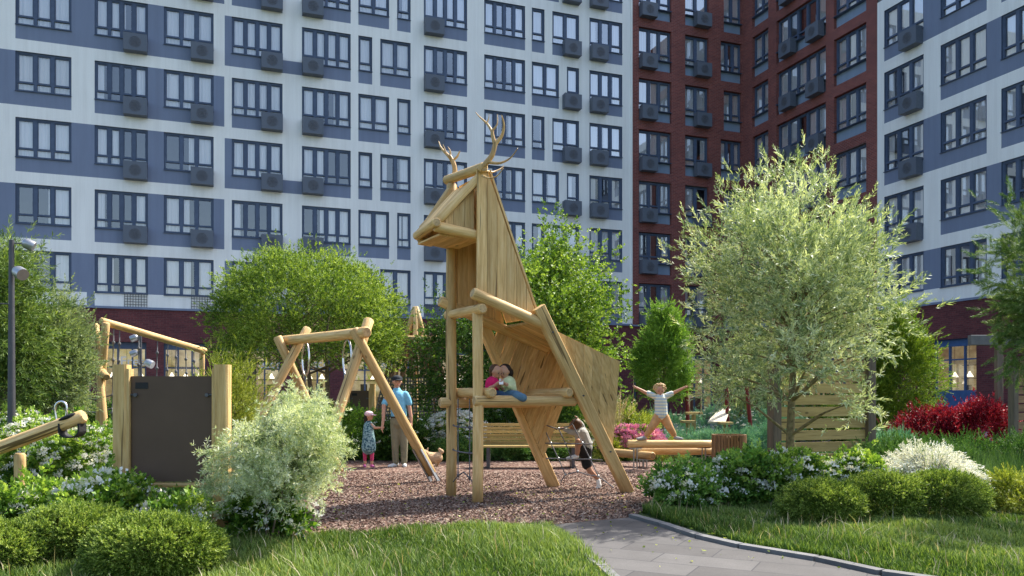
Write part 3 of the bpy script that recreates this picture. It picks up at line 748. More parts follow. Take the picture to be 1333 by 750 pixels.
for a, b_, n, s_ in shopsC: shop_window(bC, FR, -sR(b_), -sR(a), .30, 3.9, .28, n, (3.0,), fm='blue_frame', solid=s_)
m = MB(); m.box((-(xC+x1C)/2, .04, 5.55), (x1C-xC, .08, .10)); m.build('cornice', [M['blue_wall']], bC, FR)
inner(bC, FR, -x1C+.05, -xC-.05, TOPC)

# ------------------------------------------------------------------ ground
def sheet(name, poly, z, mat, kind='structure', thick=0):
    m = MB(); m.add([(p[0], p[1], z) for p in poly], [tuple(range(len(poly)))], 0, .5)
    o = m.build(name, [M[mat]]); o['kind'] = kind; return o
sheet('ground', [(-120, -60), (120, -60), (120, 140), (-120, 140)], 0, 'soil')
sheet('courtyard_paving', [(-60, 21.5), (40, 21.5), (40, 75), (-60, 75)], .006, 'paving_far')
mul_px = [(60, 745), (215, 715), (420, 699), (560, 687), (717, 684), (818, 675), (842, 664), (900, 640), (975, 612), (1005, 603), (800, 601), (560, 600), (300, 600), (60, 602)]
mul = [G(*p) for p in mul_px]
sheet('mulch', mul, .010, 'mulch')
pL = [G(715, 685.5), G(752, 712), G(793, 742), (G(793, 742)+Vector((.25, -2.2, 0)))]
pR = [G(818, 675.5), G(858, 687), G(905, 703), G(960, 716), G(1060, 733), G(1145, 752)]
ext = pR[-1]+Vector((1.2, -1.1, 0))
path = [Vector(p) for p in pL]+[Vector((1.6, 0, 0)), Vector((6, 1.5, 0)), ext]+[Vector(p) for p in reversed(pR)]
sheet('path', path, .016, 'paving')
def kerb(pts, wdt=.09, hh=.05):
    m = MB(); pts = [Vector(p) for p in pts]
    for a, b_ in zip(pts[:-1], pts[1:]):
        d = b_-a; L = d.length; n = max(1, int(L/.8)); ang = math.atan2(d.y, d.x); R_ = Matrix.Rotation(ang, 3, 'Z')
        for i in range(n):
            c = a+d*((i+.5)/n); m.box((c.x, c.y, hh/2), (L/n-.014, wdt, hh), 0, R_, bev=.008)
    o = m.build('kerb', [M['kerb']]); o['kind'] = 'structure'; return o
nrm = Vector((.04, .04, 0)); kerb([Vector(p)+nrm for p in pR]+[ext+nrm]); kerb([Vector(p)-Vector((.05, .02, 0)) for p in pL], .08, .04)

# wood chips lying on the mulch
def chips(n, seed):
    rng = np.random.default_rng(seed); P2 = np.array([(p.x, p.y) for p in mul]); lo, hi = P2.min(0), np.minimum(P2.max(0), 14.5)
    q = rng.uniform(lo, hi, (n, 2)); ins = np.zeros(n, bool); j = len(P2)-1
    for i in range(len(P2)):
        a, b_ = P2[i], P2[j]
        ins ^= ((a[1] > q[:, 1]) != (b_[1] > q[:, 1])) & (q[:, 0] < (b_[0]-a[0])*(q[:, 1]-a[1])/(b_[1]-a[1]+1e-12)+a[0]); j = i
    q = q[ins]; q = q[rng.uniform(0, 1, len(q)) < np.clip(1.6-(q[:, 1]-6)/7, .15, 1)]
    n = len(q); T = [leaf_shape(.05, .018, .1)-np.array([0, 0, .025]), leaf_shape(.035, .02, .1)-np.array([0, 0, .017])]
    az = rng.uniform(0, 6.28, n); d = np.stack([np.cos(az), np.sin(az), rng.normal(0, .22, n)], 1)
    V, Fc, R = scatter(T, np.stack([q[:, 0], q[:, 1], np.full(n, .020)], 1), d, rng.uniform(.35, 1.0, n), rng, tone_jit=.1)
    return tag(link('wood_chips', mesh_np('wood_chips', V, Fc, M['chip'], R)), 'loose bark chips covering the playground floor', 'bark chips', kind='stuff')
chips(210000, 5)
M['white_wood'] = wood_mat('cream_wood', (.62, .55, .40), (.76, .70, .55), (.86, .82, .70))
# ------------------------------------------------------------------ play tower shaped like a deer
O = Vector((-.435, 10.37, 0)); BU = Vector((.878, .478, 0)); NV = Vector((-.478, .878, 0))
def Q(u, v, z): return O+BU*u+NV*v+Vector((0, 0, z))
deer = empty('deer_play_tower', Q(.8, .4, 0), 'tall wooden climbing tower shaped like a standing stag with carved antlers', 'play tower')
VW = .82
log('post', Q(0, 0, 0), Q(0, 0, 2.47), .070, deer)
log('post', Q(.0, VW, 0), Q(0, VW, 4.26), .072, deer)
def planks(name, quads, th, parent, mat='wood', nrm=None):
    """boards side by side. quads: list of (p_bottom_left,p_bottom_right,p_top_right,p_top_left) boards"""
    m = MB()
    allp = quads[0]; zax = (Vector(allp[3])-Vector(allp[0])).normalized(); xax = (Vector(allp[1])-Vector(allp[0])).normalized()
    nn = xax.cross(zax).normalized() if nrm is None else Vector(nrm).normalized()
    xax = zax.cross(nn)*-1; o0 = Vector(allp[0]); R_ = Matrix((xax, nn, zax)).transposed(); inv = R_.inverted()
    for qd in quads:
        p = [inv @ (Vector(x)-o0) for x in qd]; n = Vector((0, th/2, 0)); rr = random.random(); j = random.uniform(-.003, .003)
        vs = [x-n+Vector((0, j, 0)) for x in p]+[x+n+Vector((0, j, 0)) for x in p]
        m.add(vs, [(3, 2, 1, 0), (4, 5, 6, 7), (0, 1, 5, 4), (1, 2, 6, 5), (2, 3, 7, 6), (3, 0, 4, 7)], 0, rr)
    return m.build(name, [M[mat]], parent, Matrix.Translation(o0) @ R_.to_4x4())
def lerp(a, b, t): return Vector(a).lerp(Vector(b), t)
# neck side walls: triangle from the ridge down to the back
def neck_wall(v, u_shift=0):
    bot0, bot1 = 2.30, 2.44; n = 6; q = []
    ue = [-.055+i*.86/n for i in range(n+1)]
    def ztop(u): return 4.22 if u < .10 else 4.22-(u-.10)*(4.22-2.40)/.72
    def zbot(u): return 2.63-.34*(u+.1)
    for a, b_ in zip(ue[:-1], ue[1:]):
        g = .006; a2, b2 = a+g/2, b_-g/2
        q.append((Q(a2, v, zbot(a2)), Q(b2, v, zbot(b2)), Q(b2, v, max(zbot(b2)+.02, ztop(b2))), Q(a2, v, ztop(a2))))
    return planks('neck_side', q, .028, deer)
neck_wall(-.075); neck_wall(VW+.005)
# sloping neck back boards between the sides
q = []; n = 5
for i in range(n):
    v0, v1 = -.088+i*(VW+.10)/n+.003, -.088+(i+1)*(VW+.10)/n-.003
    q.append((Q(.86, v0, 2.40), Q(.86, v1, 2.40), Q(.125, v1, 4.24), Q(.125, v0, 4.24)))
planks('neck_back', q, .026, deer, nrm=BU*1.84+Vector((0, 0, .72)))
# ridge log across the top
log('ridge_log', Q(.0, -.17, 4.24), Q(.0, VW+.17, 4.34), .064, deer)
# face: two slanting logs, plank cheeks, snout logs
S = -.58; SF = -.47
log('face_log', Q(.02, -.02, 4.16), Q(S+.03, -.0, 3.54), .060, deer)
log('face_log', Q(.02, VW, 4.20), Q(SF+.03, VW-.02, 3.54), .060, deer)
q = []
for i in range(4):
    v0, v1 = .06+i*(VW-.12)/4+.003, .06+(i+1)*(VW-.12)/4-.003
    q.append((Q(S+.05, v0, 3.53), Q(S+.05, v1, 3.53), Q(-.02, v1, 4.15), Q(-.02, v0, 4.15)))
planks('face_board', q, .026, deer, nrm=BU*-.62+Vector((0, 0, .6)))
for v, th in ((.035, .026), (VW-.035, .026)):
    q = []; e = [S+.10, -.33, -.17, -.04]
    for a, b_ in zip(e[:-1], e[1:]):
        zt = lambda u: 3.52+(u-S)*(4.13-3.52)/(.0-S)
        q.append((Q(a+.003, v, 3.44), Q(b_-.003, v, 3.44), Q(b_-.003, v, zt(b_)), Q(a+.003, v, zt(a))))
    planks('cheek', q, th, deer)
log('snout_log', Q(S-.02, 0, 3.47), Q(.06, 0, 3.41), .068, deer)
log('snout_log', Q(SF-.02, VW-.02, 3.47), Q(.06, VW-.01, 3.41), .068, deer)
log('nose_log', Q(S-.03, -.10, 3.50), Q(SF-.03, VW+.02, 3.50), .060, deer)
q = []
for i in range(3):
    a, b_ = S+.07+i*.2, S+.07+(i+1)*.2-.006
    q.append((Q(a, .05, 3.385), Q(b_, .05, 3.375), Q(b_, VW-.05, 3.375), Q(a, VW-.05, 3.385)))
planks('chin_board', q, .024, deer, nrm=(0, 0, 1))
# back logs sloping down to the rump
log('back_log', Q(-.15, -.145, 2.65), Q(1.0, -.12, 2.275), .074, deer)
log('back_log', Q(-.16, VW+.03, 2.66), Q(1.55, VW+.02, 2.05), .072, deer)
log('cross_log', Q(-.03, -.20, 2.46), Q(.0, VW+.13, 2.47), .066, deer)
# roof boards of the back
q = []; n = 6
for i in range(n):
    v0, v1 = -.06+i*(VW+.12)/n+.003, -.06+(i+1)*(VW+.12)/n-.003
    q.append((Q(2.16, v0, 1.83), Q(2.16, v1, 1.83), Q(.80, v1, 2.345), Q(.80, v0, 2.345)))
planks('back_board', q, .035, deer, nrm=BU*.5+Vector((0, 0, 1.36)))
# hind legs: heavy squared beams
def beam(name, p, qq, w_, d_, side, parent=deer, mat='wood'):
    p, qq = Vector(p), Vector(qq); z = (qq-p).normalized(); y = Vector(side); y = (y-z*y.dot(z)).normalized(); x = y.cross(z)
    m = MB(); L = (qq-p).length; m.box((0, 0, L/2), (w_, d_, L), bev=.014); return m.build(name, [M[mat]], parent, Matrix.Translation(p) @ Matrix((x, y, z)).transposed().to_4x4())
nf, nt_ = Q(2.33, -.05, 0), Q(.80, -.16, 2.52)
ff, ft = Q(1.80, 1.08, 0), Q(.52, VW+.09, 2.36)
beam('leg', nf, nt_, .17, .10, NV); beam('leg', ff, ft, .17, .10, NV)
# flanks: fanned planks from the back edge down to a point on the leg
def flank(top0, top1, low_a, low_b, n, name='flank'):
    q = []
    for i in range(n):
        t0, t1 = i/n+.004, (i+1)/n-.004
        q.append((lerp(low_a, low_b, t0), lerp(low_a, low_b, t1), lerp(top0, top1, t1), lerp(top0, top1, t0)))
    return q
def onleg(p, q_, z): t = (z-Vector(p).z)/(Vector(q_).z-Vector(p).z); return lerp(p, q_, t)
sh = NV*.065
tA, tB = Q(.98, -.05, 2.27), Q(2.16, -.07, 1.84)
planks('flank', flank(tA, tB, onleg(nf, nt_, 2.10)+sh, onleg(nf, nt_, .44)+sh, 8), .026, deer)
tA, tB = Q(.75, VW+.06, 2.33), Q(2.10, VW+.06, 1.84)
planks('flank', flank(tA, tB, onleg(ff, ft, 2.10)-sh, onleg(ff, ft, .45)-sh, 8), .026, deer)
# rump boards
q = []
for i in range(4):
    v0, v1 = i/4+.005, (i+1)/4-.005
    a, b_ = onleg(nf, nt_, .62)+sh+BU*.03, onleg(ff, ft, .45)-sh+BU*.03
    ta, tb = Q(2.15, -.05, 1.80), Q(2.15, VW+.04, 1.80)
    if i in (0, 3): q.append((lerp(a, b_, v0)+Vector((0, 0, .35)), lerp(a, b_, v1)+Vector((0, 0, .35)), lerp(ta, tb, v1), lerp(ta, tb, v0)))
# platform
log('platform_log', Q(-.07, -.03, 1.30), Q(1.46, -.03, 1.30), .070, deer)
log('platform_log', Q(-.17, VW, 1.27), Q(1.40, VW, 1.27), .070, deer)
log('platform_log', Q(.13, -.15, 1.405), Q(.13, VW+.15, 1.405), .066, deer)
log('platform_log', Q(1.28, -.17, 1.405), Q(1.28, VW+.17, 1.405), .066, deer)
q = []
for i in range(8):
    a = .20+i*.125; q.append((Q(a, .05, 1.325), Q(a+.12, .05, 1.325), Q(a+.12, VW-.06, 1.325), Q(a, VW-.06, 1.325)))
planks('deck', q, .03, deer, nrm=(0, 0, 1))
# antlers
def branch(m, pts, r0, r1, seg=9):
    n = len(pts); V_ = [Vector(p) for p in pts]; out = []
    for i in range(n-1):                                  # smooth with Catmull-Rom
        p0, p1, p2, p3 = V_[max(i-1, 0)], V_[i], V_[i+1], V_[min(i+2, n-1)]
        for s in range(6):
            t = s/6; out.append(.5*((2*p1)+(p2-p0)*t+(2*p0-5*p1+4*p2-p3)*t*t+(3*p1-p0-3*p2+p3)*t**3))
    out.append(V_[-1]); k = len(out)
    m.tube(out, [r0+(r1-r0)*(i/(k-1))**.8 for i in range(k)], seg)
m = MB(); A = lambda x, y, d=0: P(x, y, 10.24+d)
branch(m, [A(623, 222), A(633, 212), A(641, 201), A(645, 186)], .040, .030)
branch(m, [A(645, 187), A(653, 177), A(656, 163, -.05), A(653, 150, -.1)], .030, .006)
branch(m, [A(645, 190), A(641, 176), A(641, 170)], .028, .020)
branch(m, [A(641, 172), A(634, 161, .1), A(625, 153, .15), A(619, 146, .2)], .021, .004)
branch(m, [A(640, 171), A(647, 162), A(647.5, 149, .05)], .018, .004)
branch(m, [A(633, 161, .1), A(636, 155, .1), A(636.5, 148, .1)], .013, .003)
branch(m, [A(635, 211), A(650, 212.5, -.1), A(664, 206, -.25), A(674, 193, -.35)], .024, .004)
branch(m, [A(630, 222), A(641, 224, .2), A(651, 220, .3), A(656, 216, .35)], .018, .004)
branch(m, [A(628, 229), A(637, 232, -.1), A(647, 229, -.2), A(655, 219, -.3)], .018, .004)
m.build('antler', [M['antler']], deer)
m = MB(); A = lambda x, y, d=0: P(x, y, 11.25+d)
branch(m, [A(590, 236), A(592, 222), A(590, 212), A(585, 203)], .040, .028)
branch(m, [A(585, 204), A(577, 196, .1), A(573, 190, .15), A(571, 184, .2)], .026, .005)
branch(m, [A(588, 210), A(595, 204), A(598, 198), A(599, 197)], .022, .006)
branch(m, [A(586, 205), A(586, 197), A(583, 191)], .018, .004)
branch(m, [A(580, 198), A(578, 192), A(576.5, 188)], .014, .004)
m.build('antler', [M['antler']], deer)
# bolts
m = MB()
for (u, z) in ((.9, 2.2), (1.3, 1.37), (1.95, .6)):
    c = onleg(nf, nt_, z)-NV*.055; m.tube([c, c-NV*.012], .013, 8)
m.build('bolt', [M['dark_metal']], deer)
# rope ladders and the climbing net
def rope(m, pts, r=.008, sag=0):
    pts = [Vector(p) for p in pts]; out = []
    for a, b_ in zip(pts[:-1], pts[1:]):
        for i in range(6): t = i/6; out.append(a.lerp(b_, t)-Vector((0, 0, sag*4*t*(1-t))))
    out.append(pts[-1]); m.tube(out, r, 6)
m = MB(); k = MB()
V1, V2 = .24, .60
for v in (V1, V2): rope(m, [Q(0, v, 1.33), Q(0, v, .26)], .008)
for z in (.95, .62): rope(m, [Q(0, 0, z+.02), Q(0, V1, z), Q(0, V2, z), Q(0, VW, z+.02)], .010)
rope(m, [Q(0, .05, .20), Q(0, V1, .30), Q(0, .42, .36), Q(0, V2, .30), Q(0, VW-.06, .20)], .008)
for v in (V1, V2):
    for z in (.95, .62, .30): k.ell(Q(0, v, z), (.02, .02, .024), 8, 6)
for v in (.06, VW-.06):
    for z in (.97, .64): k.ell(Q(0, v, z), (.018, .018, .018), 8, 6)
net = m.build('rope_ladder', [M['rope']], deer); k.build('knot', [M['dark_metal']], net)
m = MB(); k = MB()
N = lambda x, y: P(x, y, 12.1-(x-690)/110*.75)
rope(m, [N(693, 544), N(706, 552), N(727, 559), N(741, 555), N(752, 543)], .009)
for pts in ([(706, 552), (717, 577), (727, 597), (736, 618)], [(727, 558), (736, 577), (744, 597), (752, 614)], [(745, 552), (758, 577), (768, 597), (779, 620)]): rope(m, [N(*p) for p in pts], .008)
rope(m, [N(704, 577), N(717, 577), N(736, 577.5), N(758, 578), N(771, 578)], .009); rope(m, [N(711, 597), N(727, 597), N(744, 598), N(768, 598), N(784, 599)], .009)
rope(m, [N(730, 627), N(736, 618), N(752, 614), N(765, 618), N(779, 620), N(799, 635)], .008)
for p in ((706, 552), (727, 558), (717, 577), (736, 577), (758, 577), (727, 597), (744, 597), (768, 597), (736, 618), (752, 614), (779, 620)): k.ell(N(*p), (.02, .02, .022), 8, 6)
net = m.build('climbing_net', [M['rope']], deer); k.build('knot', [M['metal']], net)

# ------------------------------------------------------------------ swing frame
sw = empty('swing_frame', (-2.8, 13.2, 0), 'log swing frame with two crossed leg pairs, behind the pale feathery shrub', 'swing frame')
fR, fS, fP, fQ = Vector((-1.22, 13.0, 0)), Vector((-2.87, 11.6, 0)), Vector((-4.71, 13.4, 0)), Vector((-3.09, 14.6, 0))
def upto(foot, x, y, D): return P(x, y, D)
log('leg', fR.lerp(P(460, 428, 12.35), .05), P(460, 428, 12.35), .080, sw); log('leg', fS, P(481, 416, 12.65), .083, sw)
log('leg', fP, P(401, 427, 14.3), .080, sw); log('leg', fQ, P(361, 438, 14.1), .080, sw)
log('beam', P(478, 432.5, 12.25), P(366, 444, 14.5), .085, sw)
d = (P(460, 428, 12.35)-fR).normalized()
for s_ in (-1, 1): beam('foot_plate', fR+Vector((.060*s_, -.055, 0)), fR+d*.62+Vector((.060*s_, -.055, 0)), .09, .012, Vector((1, -.3, 0)), sw, 'metal')
m = MB()
for (x, y, D) in ((398, 448, 14.0), (452, 444, 12.7)):
    c = P(x, y, D); pts = [c+Vector((-.09*math.cos(t)*1.0, .12*math.cos(t), -.26+.26*math.sin(t)*1.1)) for t in [math.pi*i/10+math.pi*.0 for i in range(21)]]
    o_ = MB(); o_.tube(pts, .016, 7); o_.build('steel_loop', [M['steel']], sw)

# ------------------------------------------------------------------ boards between posts
def play_board(base_l, base_r, ht, zb, zt, pr, label, mat='board', rail=True):
    base_l, base_r = Vector(base_l), Vector(base_r); rt = empty('play_board', (base_l+base_r)/2, label, 'play board', 'dark boards between wooden posts')
    ax = (base_r-base_l).normalized(); nn = Vector((ax.y, -ax.x, 0)); L = (base_r-base_l).length
    for p, s_ in ((base_l, 1), (base_r, -1)):
        m = MB(); R_ = Matrix.Rotation(math.atan2(ax.y, ax.x), 3, 'Z')
        m.box((0, 0, ht/2), (pr*2, pr*2, ht), 0, R_, bev=pr*.25); m.box(ax*s_*(pr+.012), (.03, pr*1.7, ht*.0+zt+.02), 0, R_) if False else None
        m.box(tuple(ax*s_*(pr+.011)+Vector((0, 0, (zt+.07)/2))), (.022, pr*1.5, zt+.07), 0, R_)
        m.build('post', [M['wood']], rt, Matrix.Translation(p))
    m = MB(); m.box((0, 0, (zb+zt)/2), (L-2*pr-.05, .03, zt-zb), 0, Matrix.Rotation(math.atan2(ax.y, ax.x), 3, 'Z'), bev=.006)
    bd = m.build('panel', [M[mat]], rt, Matrix.Translation((base_l+base_r)/2))
    m = MB(); c = base_l+ax*(pr+.13)+nn*.018; m.box((c.x, c.y, zt-.09), (.12, .004, .06), 0, Matrix.Rotation(math.atan2(ax.y, ax.x), 3, 'Z')); m.build('maker_plate', [M['black']], bd)
    for s_, p in ((1, base_l), (-1, base_r)):
        m = MB(); c = p+ax*s_*(pr+.075)+nn*.012+Vector((0, 0, zt-.18)); m.tube([c, c+nn*.03], .018, 10); c2 = p+ax*s_*(pr*.9)+nn*.012+Vector((0, 0, zt-.18)); m.tube([c, c2], .012, 8)
        m.build('bolt', [M['dark_metal']], bd)
    if rail:
        log('rail', base_l+ax*pr+Vector((0, 0, zb-.03)), base_r-ax*pr+Vector((0, 0, zb-.03)), .025, rt)
    return rt
play_board(P(159, 517, 7.8)*1-Vector((0, 0, H)), P(290, 517, 7.8)-Vector((0, 0, H)), 1.66, .54, 1.55, .066, 'dark brown board between two tall squared wooden posts, over the white flowering shrubs')
play_board(P(451, 517, 19)-Vector((0, 0, H)), P(485, 517, 19)-Vector((0, 0, H)), 1.66, .5, 1.5, .06, 'small dark board far behind the swing frame', rail=False)

# ------------------------------------------------------------------ seesaw
ss = empty('seesaw', P(27, 517, 9)-Vector((0, 0, H)), 'round log seesaw with a raised end, steel handle and rubber bumper', 'seesaw')
log('beam', P(110, 541, 9), P(-130, 632, 9), .075, ss, 'wood')
log('post', P(26, 517, 9.06)-Vector((0, 0, H)), P(26, 590, 9.06), .062, ss, 'wood')
hp = P(83, 551, 9); m = MB(); pts = []
for i in range(21):
    t = i/20*math.pi; pts.append(hp+Vector((-.03-.105*math.cos(t)*(.45+.55*math.sin(t)), 0, .02+.22*math.sin(t)**.8)))
m.tube(pts, .012, 8); m.build('handle', [M['steel']], ss)
m = MB(); c = P(91, 543, 9); m.ell(c, (.13, .10, .032), 14, 8, rot=Matrix.Rotation(math.radians(-21), 3, 'Y')); m.build('seat', [M['black']], ss)
m = MB(); pts = [P(94, 560, 9)+Vector((.115*math.cos(t)*(1.0), 0, .075*math.sin(t)-.01)) for t in [math.pi+i/14*math.pi for i in range(15)]]
vs = []; fs = []
for i, p in enumerate(pts):
    for yy in (-.08, .08):
        for rr_ in (1, .86): vs.append(Vector((P(94, 560, 9).x+(p.x-P(94, 560, 9).x)*rr_, p.y+yy, P(94, 560, 9).z+(p.z-P(94, 560, 9).z)*rr_)))
for i in range(14):
    a = i*4; b_ = a+4; fs += [(a, b_, b_+2, a+2), (a+1, a+3, b_+3, b_+1), (a, a+1, b_+1, b_), (a+2, b_+2, b_+3, a+3)]
m.add(vs, fs); 
for s_ in (-1, 1): m.box(P(94, 560, 9)+Vector((s_*.108, 0, .03)), (.02, .15, .09))
m.build('bumper', [M['black']], ss)

# ------------------------------------------------------------------ lamps
def lamp_post(base, ht, r, heads, label, name='street_lamp'):
    rt = empty(name, base, label, 'street lamp', 'grey lamp posts with round spotlights'); base = Vector(base)
    m = MB(); m.tube([base, base+Vector((0, 0, 1.0)), base+Vector((0, 0, ht))], [r*1.25, r*1.05, r*.7], 14); m.tube([base, base+Vector((0, 0, .02))], r*2.4, 14); m.build('pole', [M['dark_metal']], rt)
    for (dx, dz, yaw, rr_) in heads:
        c = base+Vector((0, 0, dz)); dirv = Vector((math.cos(yaw), math.sin(yaw), 0)); e = c+dirv*dx
        m = MB(); m.tube([c, e], .012, 6); ar = m.build('arm', [M['dark_metal']], rt)
        ax = (dirv+Vector((0, 0, -.45))).normalized(); m = MB()
        m.tube([e-ax*rr_*.9, e-ax*rr_*.75, e-ax*rr_*.2, e+ax*rr_*.8, e+ax*rr_*1.2], [rr_*.45, rr_*.8, rr_, rr_*1.02, rr_*.98], 16); m.build('lamp_head', [M['metal']], rt)
    return rt
lamp_post(P(15, 517, 14)-Vector((0, 0, H)), 4.05, .060, [(.22, 3.48, -.5, .105), (.24, 4.0, .4, .09), (.26, 2.95, 3.4, .07)], 'tall dark lamp post with spotlights in front of the bamboo-like foliage')
lamp_post(P(183, 517, 24)-Vector((0, 0, H)), 3.2, .05, [(.16, 3.1, 3.3, .10), (.16, 2.65, 3.3, .10), (.24, 2.35, -.1, .12)], 'slim pale lamp post with spotlights, seen between the ropes of the climbing frame')

# ------------------------------------------------------------------ rope climbing frame behind
cf = empty('climbing_frame', P(160, 517, 19)-Vector((0, 0, H)), 'log climbing frame with a sloping top beam and hanging knotted ropes', 'climbing frame')

def g0(x, D): v = P(x, HY, D); v.z = 0; return v
log('beam', P(131, 418, 18.0), P(267, 457, 21.0), .085, cf)
log('post', g0(126, 18.6), P(138, 420, 18), .085, cf); log('post', g0(140, 17.6), P(124, 422, 18.3), .08, cf)
log('post', g0(262, 21.0), P(263, 457, 21), .07, cf)
log('cross_log', P(120, 469, 18.6), P(139, 491, 17.9), .085, cf)
rr = random.Random(4)
for x in (146, 153, 176, 200, 214, 225, 238, 250):
    t = (x-131)/136; top = P(131, 418, 18.0).lerp(P(267, 457, 21.0), t); bot = Vector((top.x+rr.uniform(-.1, .1), top.y, .2))
    m = MB(); pts = []; rd = []
    for i in range(8):
        c_ = top.lerp(bot, i/7); pts += [c_+Vector((0, 0, .04)), c_+Vector((0, 0, .02)), c_-Vector((0, 0, .02)), c_-Vector((0, 0, .04))]; rd += [.014, .036 if i else .014, .036 if i else .014, .014]
    m.tube(pts, rd, 8); m.build('hanging_rope', [M['rope']], cf)
m = MB()
for z in (.5, .8, 1.1, 1.4):
    rope(m, [g0(60, 19)+Vector((0, 0, z)), g0(126, 18.4)+Vector((0, 0, z-.1)), g0(146, 18.3)+Vector((0, 0, z))], .014)
m.build('side_rope', [M['rope']], cf)

# ------------------------------------------------------------------ wigwam tower behind the man
wg = empty('play_hut', g0(535, 22), 'cone shaped log play hut with bark slats and a pale woven net', 'play hut')
apex = P(541, 398, 22.0)
for (x, D) in ((486, 21.6), (590, 21.4), (508, 23.2), (575, 23.2), (541, 20.9)):
    b0 = g0(x, D); dd = (apex-b0); log('post', b0, b0+dd*.99, .075, wg, 'wood_brown' if D > 23 else 'wood')
log('cross_log', P(506, 441, 21.2), P(572, 441, 21.2), .075, wg)
m = MB(); rr = random.Random(2)
for i in range(30):
    t = i/29; a = P(509+60*t, 446, 21.3); b_ = P(500+80*t, 492, 21.2); b_.x += rr.uniform(-.06, .06); m.tube([a, (a+b_)/2+Vector((rr.uniform(-.03, .03), 0, 0)), b_], .022+rr.random()*.012, 6, 0)
m.build('bark_slats', [M['wood_brown']], wg)
m = MB(); y0, y1 = 492, 553
for i in range(15):
    t = i/14; y = y0+(y1-y0)*t; xl, xr = 499-14*t, 572+14*t; m.box((P(xl, y, 21.0)+P(xr, y, 21.0))/2, ((P(xr, y, 21.0)-P(xl, y, 21.0)).x, .02, .036), rnd=.5)
for i in range(22):
    t = i/21; a, b_ = P(499+73*t, y0, 21.0), P(485+101*t, y1, 21.0); m.tube([a+Vector((0, .03, 0)), b_+Vector((0, .03, 0))], .02, 5, 0)
m.build('woven_net', [M['kerb']], wg)

# ------------------------------------------------------------------ slatted screens
def screen(pa, pb, z0, z1, pitch, bh, label, post=(.16, .16), mat='wood_board', posts=True, group='slatted timber screens', ext=.1, pm='wood_grey'):
    pa, pb = Vector(pa), Vector(pb); rt = empty('slatted_screen', (pa+pb)/2, label, 'screen', group); ax = (pb-pa).normalized(); R_ = Matrix.Rotation(math.atan2(ax.y, ax.x), 3, 'Z'); L = (pb-pa).length
    if posts:
        for p in (pa, pb):
            m = MB(); m.box((0, 0, (z1+ext)/2), (post[0], post[1], z1+ext), 0, R_, bev=.01); m.build('post', [M[pm]], rt, Matrix.Translation(p))
    z = z0; Rx = Matrix.Rotation(math.pi/2, 3, 'Y'); 
    m = MB()
    while z < z1:
        m.box((0, 0, 0), (0, 0, 0)) if False else None
        c = Vector((0, 0, 0)); vs = bh
        # boards are built along local Z, so the grain runs along them
        m.box((z+bh/2, .0, L/2), (bh, .03, L-post[0]-.01), rnd=random.random()); z += pitch
    X = Vector((0, 0, 1)); Z = ax; Y = Z.cross(X)
    m.build('board', [M[mat]], rt, Matrix.Translation(pa) @ Matrix((X, Y, Z)).transposed().to_4x4())
    return rt
screen(g0(1008, 12.6), g0(1131, 13.2), .12, 2.75, .185, .150, 'wide yellow board screen between dark posts, behind the silvery willow')
screen(g0(1319, 14.0), g0(1400, 14.6), .5, 1.9, .15, .125, 'low slatted screen at the pine tree beside the red shrubs', post=(.12, .12), mat='wood_brown')
screen(g0(285, 21), g0(331, 21), .2, 2.25, .16, .11, 'grey slatted screen behind the yellow green shrub', mat='wood_grey')
pg = empty('pergola', g0(1300, 16), 'pale timber cross beam and post in front of the brick wing', 'pergola')
m = MB(); m.box((0, 0, 1.3), (.12, .12, 2.6), bev=.01); m.build('post', [M['wood_grey']], pg, Matrix.Translation(g0(1300, 16)))
m = MB(); m.box((0, 0, .75), (.2, .12, 1.5), bev=.01); m.build('beam', [M['kerb']], pg, Matrix.Translation(P(1262, 443, 16)) @ Matrix.Rotation(math.pi/2, 4, 'Y'))

# ------------------------------------------------------------------ bench
bn = empty('bench', g0(690, 15.6), 'slatted wooden bench behind the deer tower', 'bench')
m = MB()
for i in range(6): m.box((.47+i*.070, .0+.014*i, 0), (.055, .028, 1.95), rnd=random.random())
Xv, Zv = Vector((0, 0, 1)), Vector((1, 0, 0)); m.build('backrest', [M['wood_board']], bn, Matrix.Translation((.35, 15.75, 0)) @ Matrix((Xv, Zv.cross(Xv), Zv)).transposed().to_4x4() )
m = MB()
for i in range(5): m.box((.42, .06+i*.085, 0), (.035, .07, 1.95), rnd=random.random())
m.build('seat', [M['wood_board']], bn, Matrix.Translation((.35, 15.72, 0)) @ Matrix((Xv, Zv.cross(Xv)*1, Zv)).transposed().to_4x4())
for xx in (-.45, 1.15):
    m = MB(); m.box((xx, 15.5, .20), (.06, .42, .40)); m.box((xx, 15.79, .42), (.06, .05, .84)); m.build('leg', [M['dark_metal']], bn)

# ------------------------------------------------------------------ balance logs
def balance(p, q_, r, legs, label):
    rt = empty('balance_log', (Vector(p)+Vector(q_))/2*Vector((1, 1, 0)) if False else Vector(((p[0]+q_[0])/2, (p[1]+q_[1])/2, 0)), label, 'balance log', 'balance logs on steel legs')
    log('beam', p, q_, r, rt)
    for t in legs:
        c = lerp(p, q_, t); m = MB(); m.box((c.x-.03, c.y, (c.z-r)/2), (.012, .08, c.z-r)); m.box((c.x+.03, c.y, (c.z-r)/2), (.012, .08, c.z-r)); m.box((c.x, c.y, c.z-r), (.24, .1, .012)); m.build('leg', [M['metal']], rt)
balance(P(817, 578, 15.1), P(927, 578, 15.3), .077, (.09, .9), 'thick raised log the jumping child lands on')
balance(P(824, 587, 15.7), P(931, 588, 15.5), .072, (.1, .95), 'second log lying just behind and below the raised one')
balance(P(787, 588, 16.6), P(850, 594, 15.3), .080, (.1, .85), 'low angled log at the pink flowers')
st = empty('round_planter', g0(949, 14.6), 'round wooden tub of upright slats at the end of the balance logs', 'planter')
m = MB()
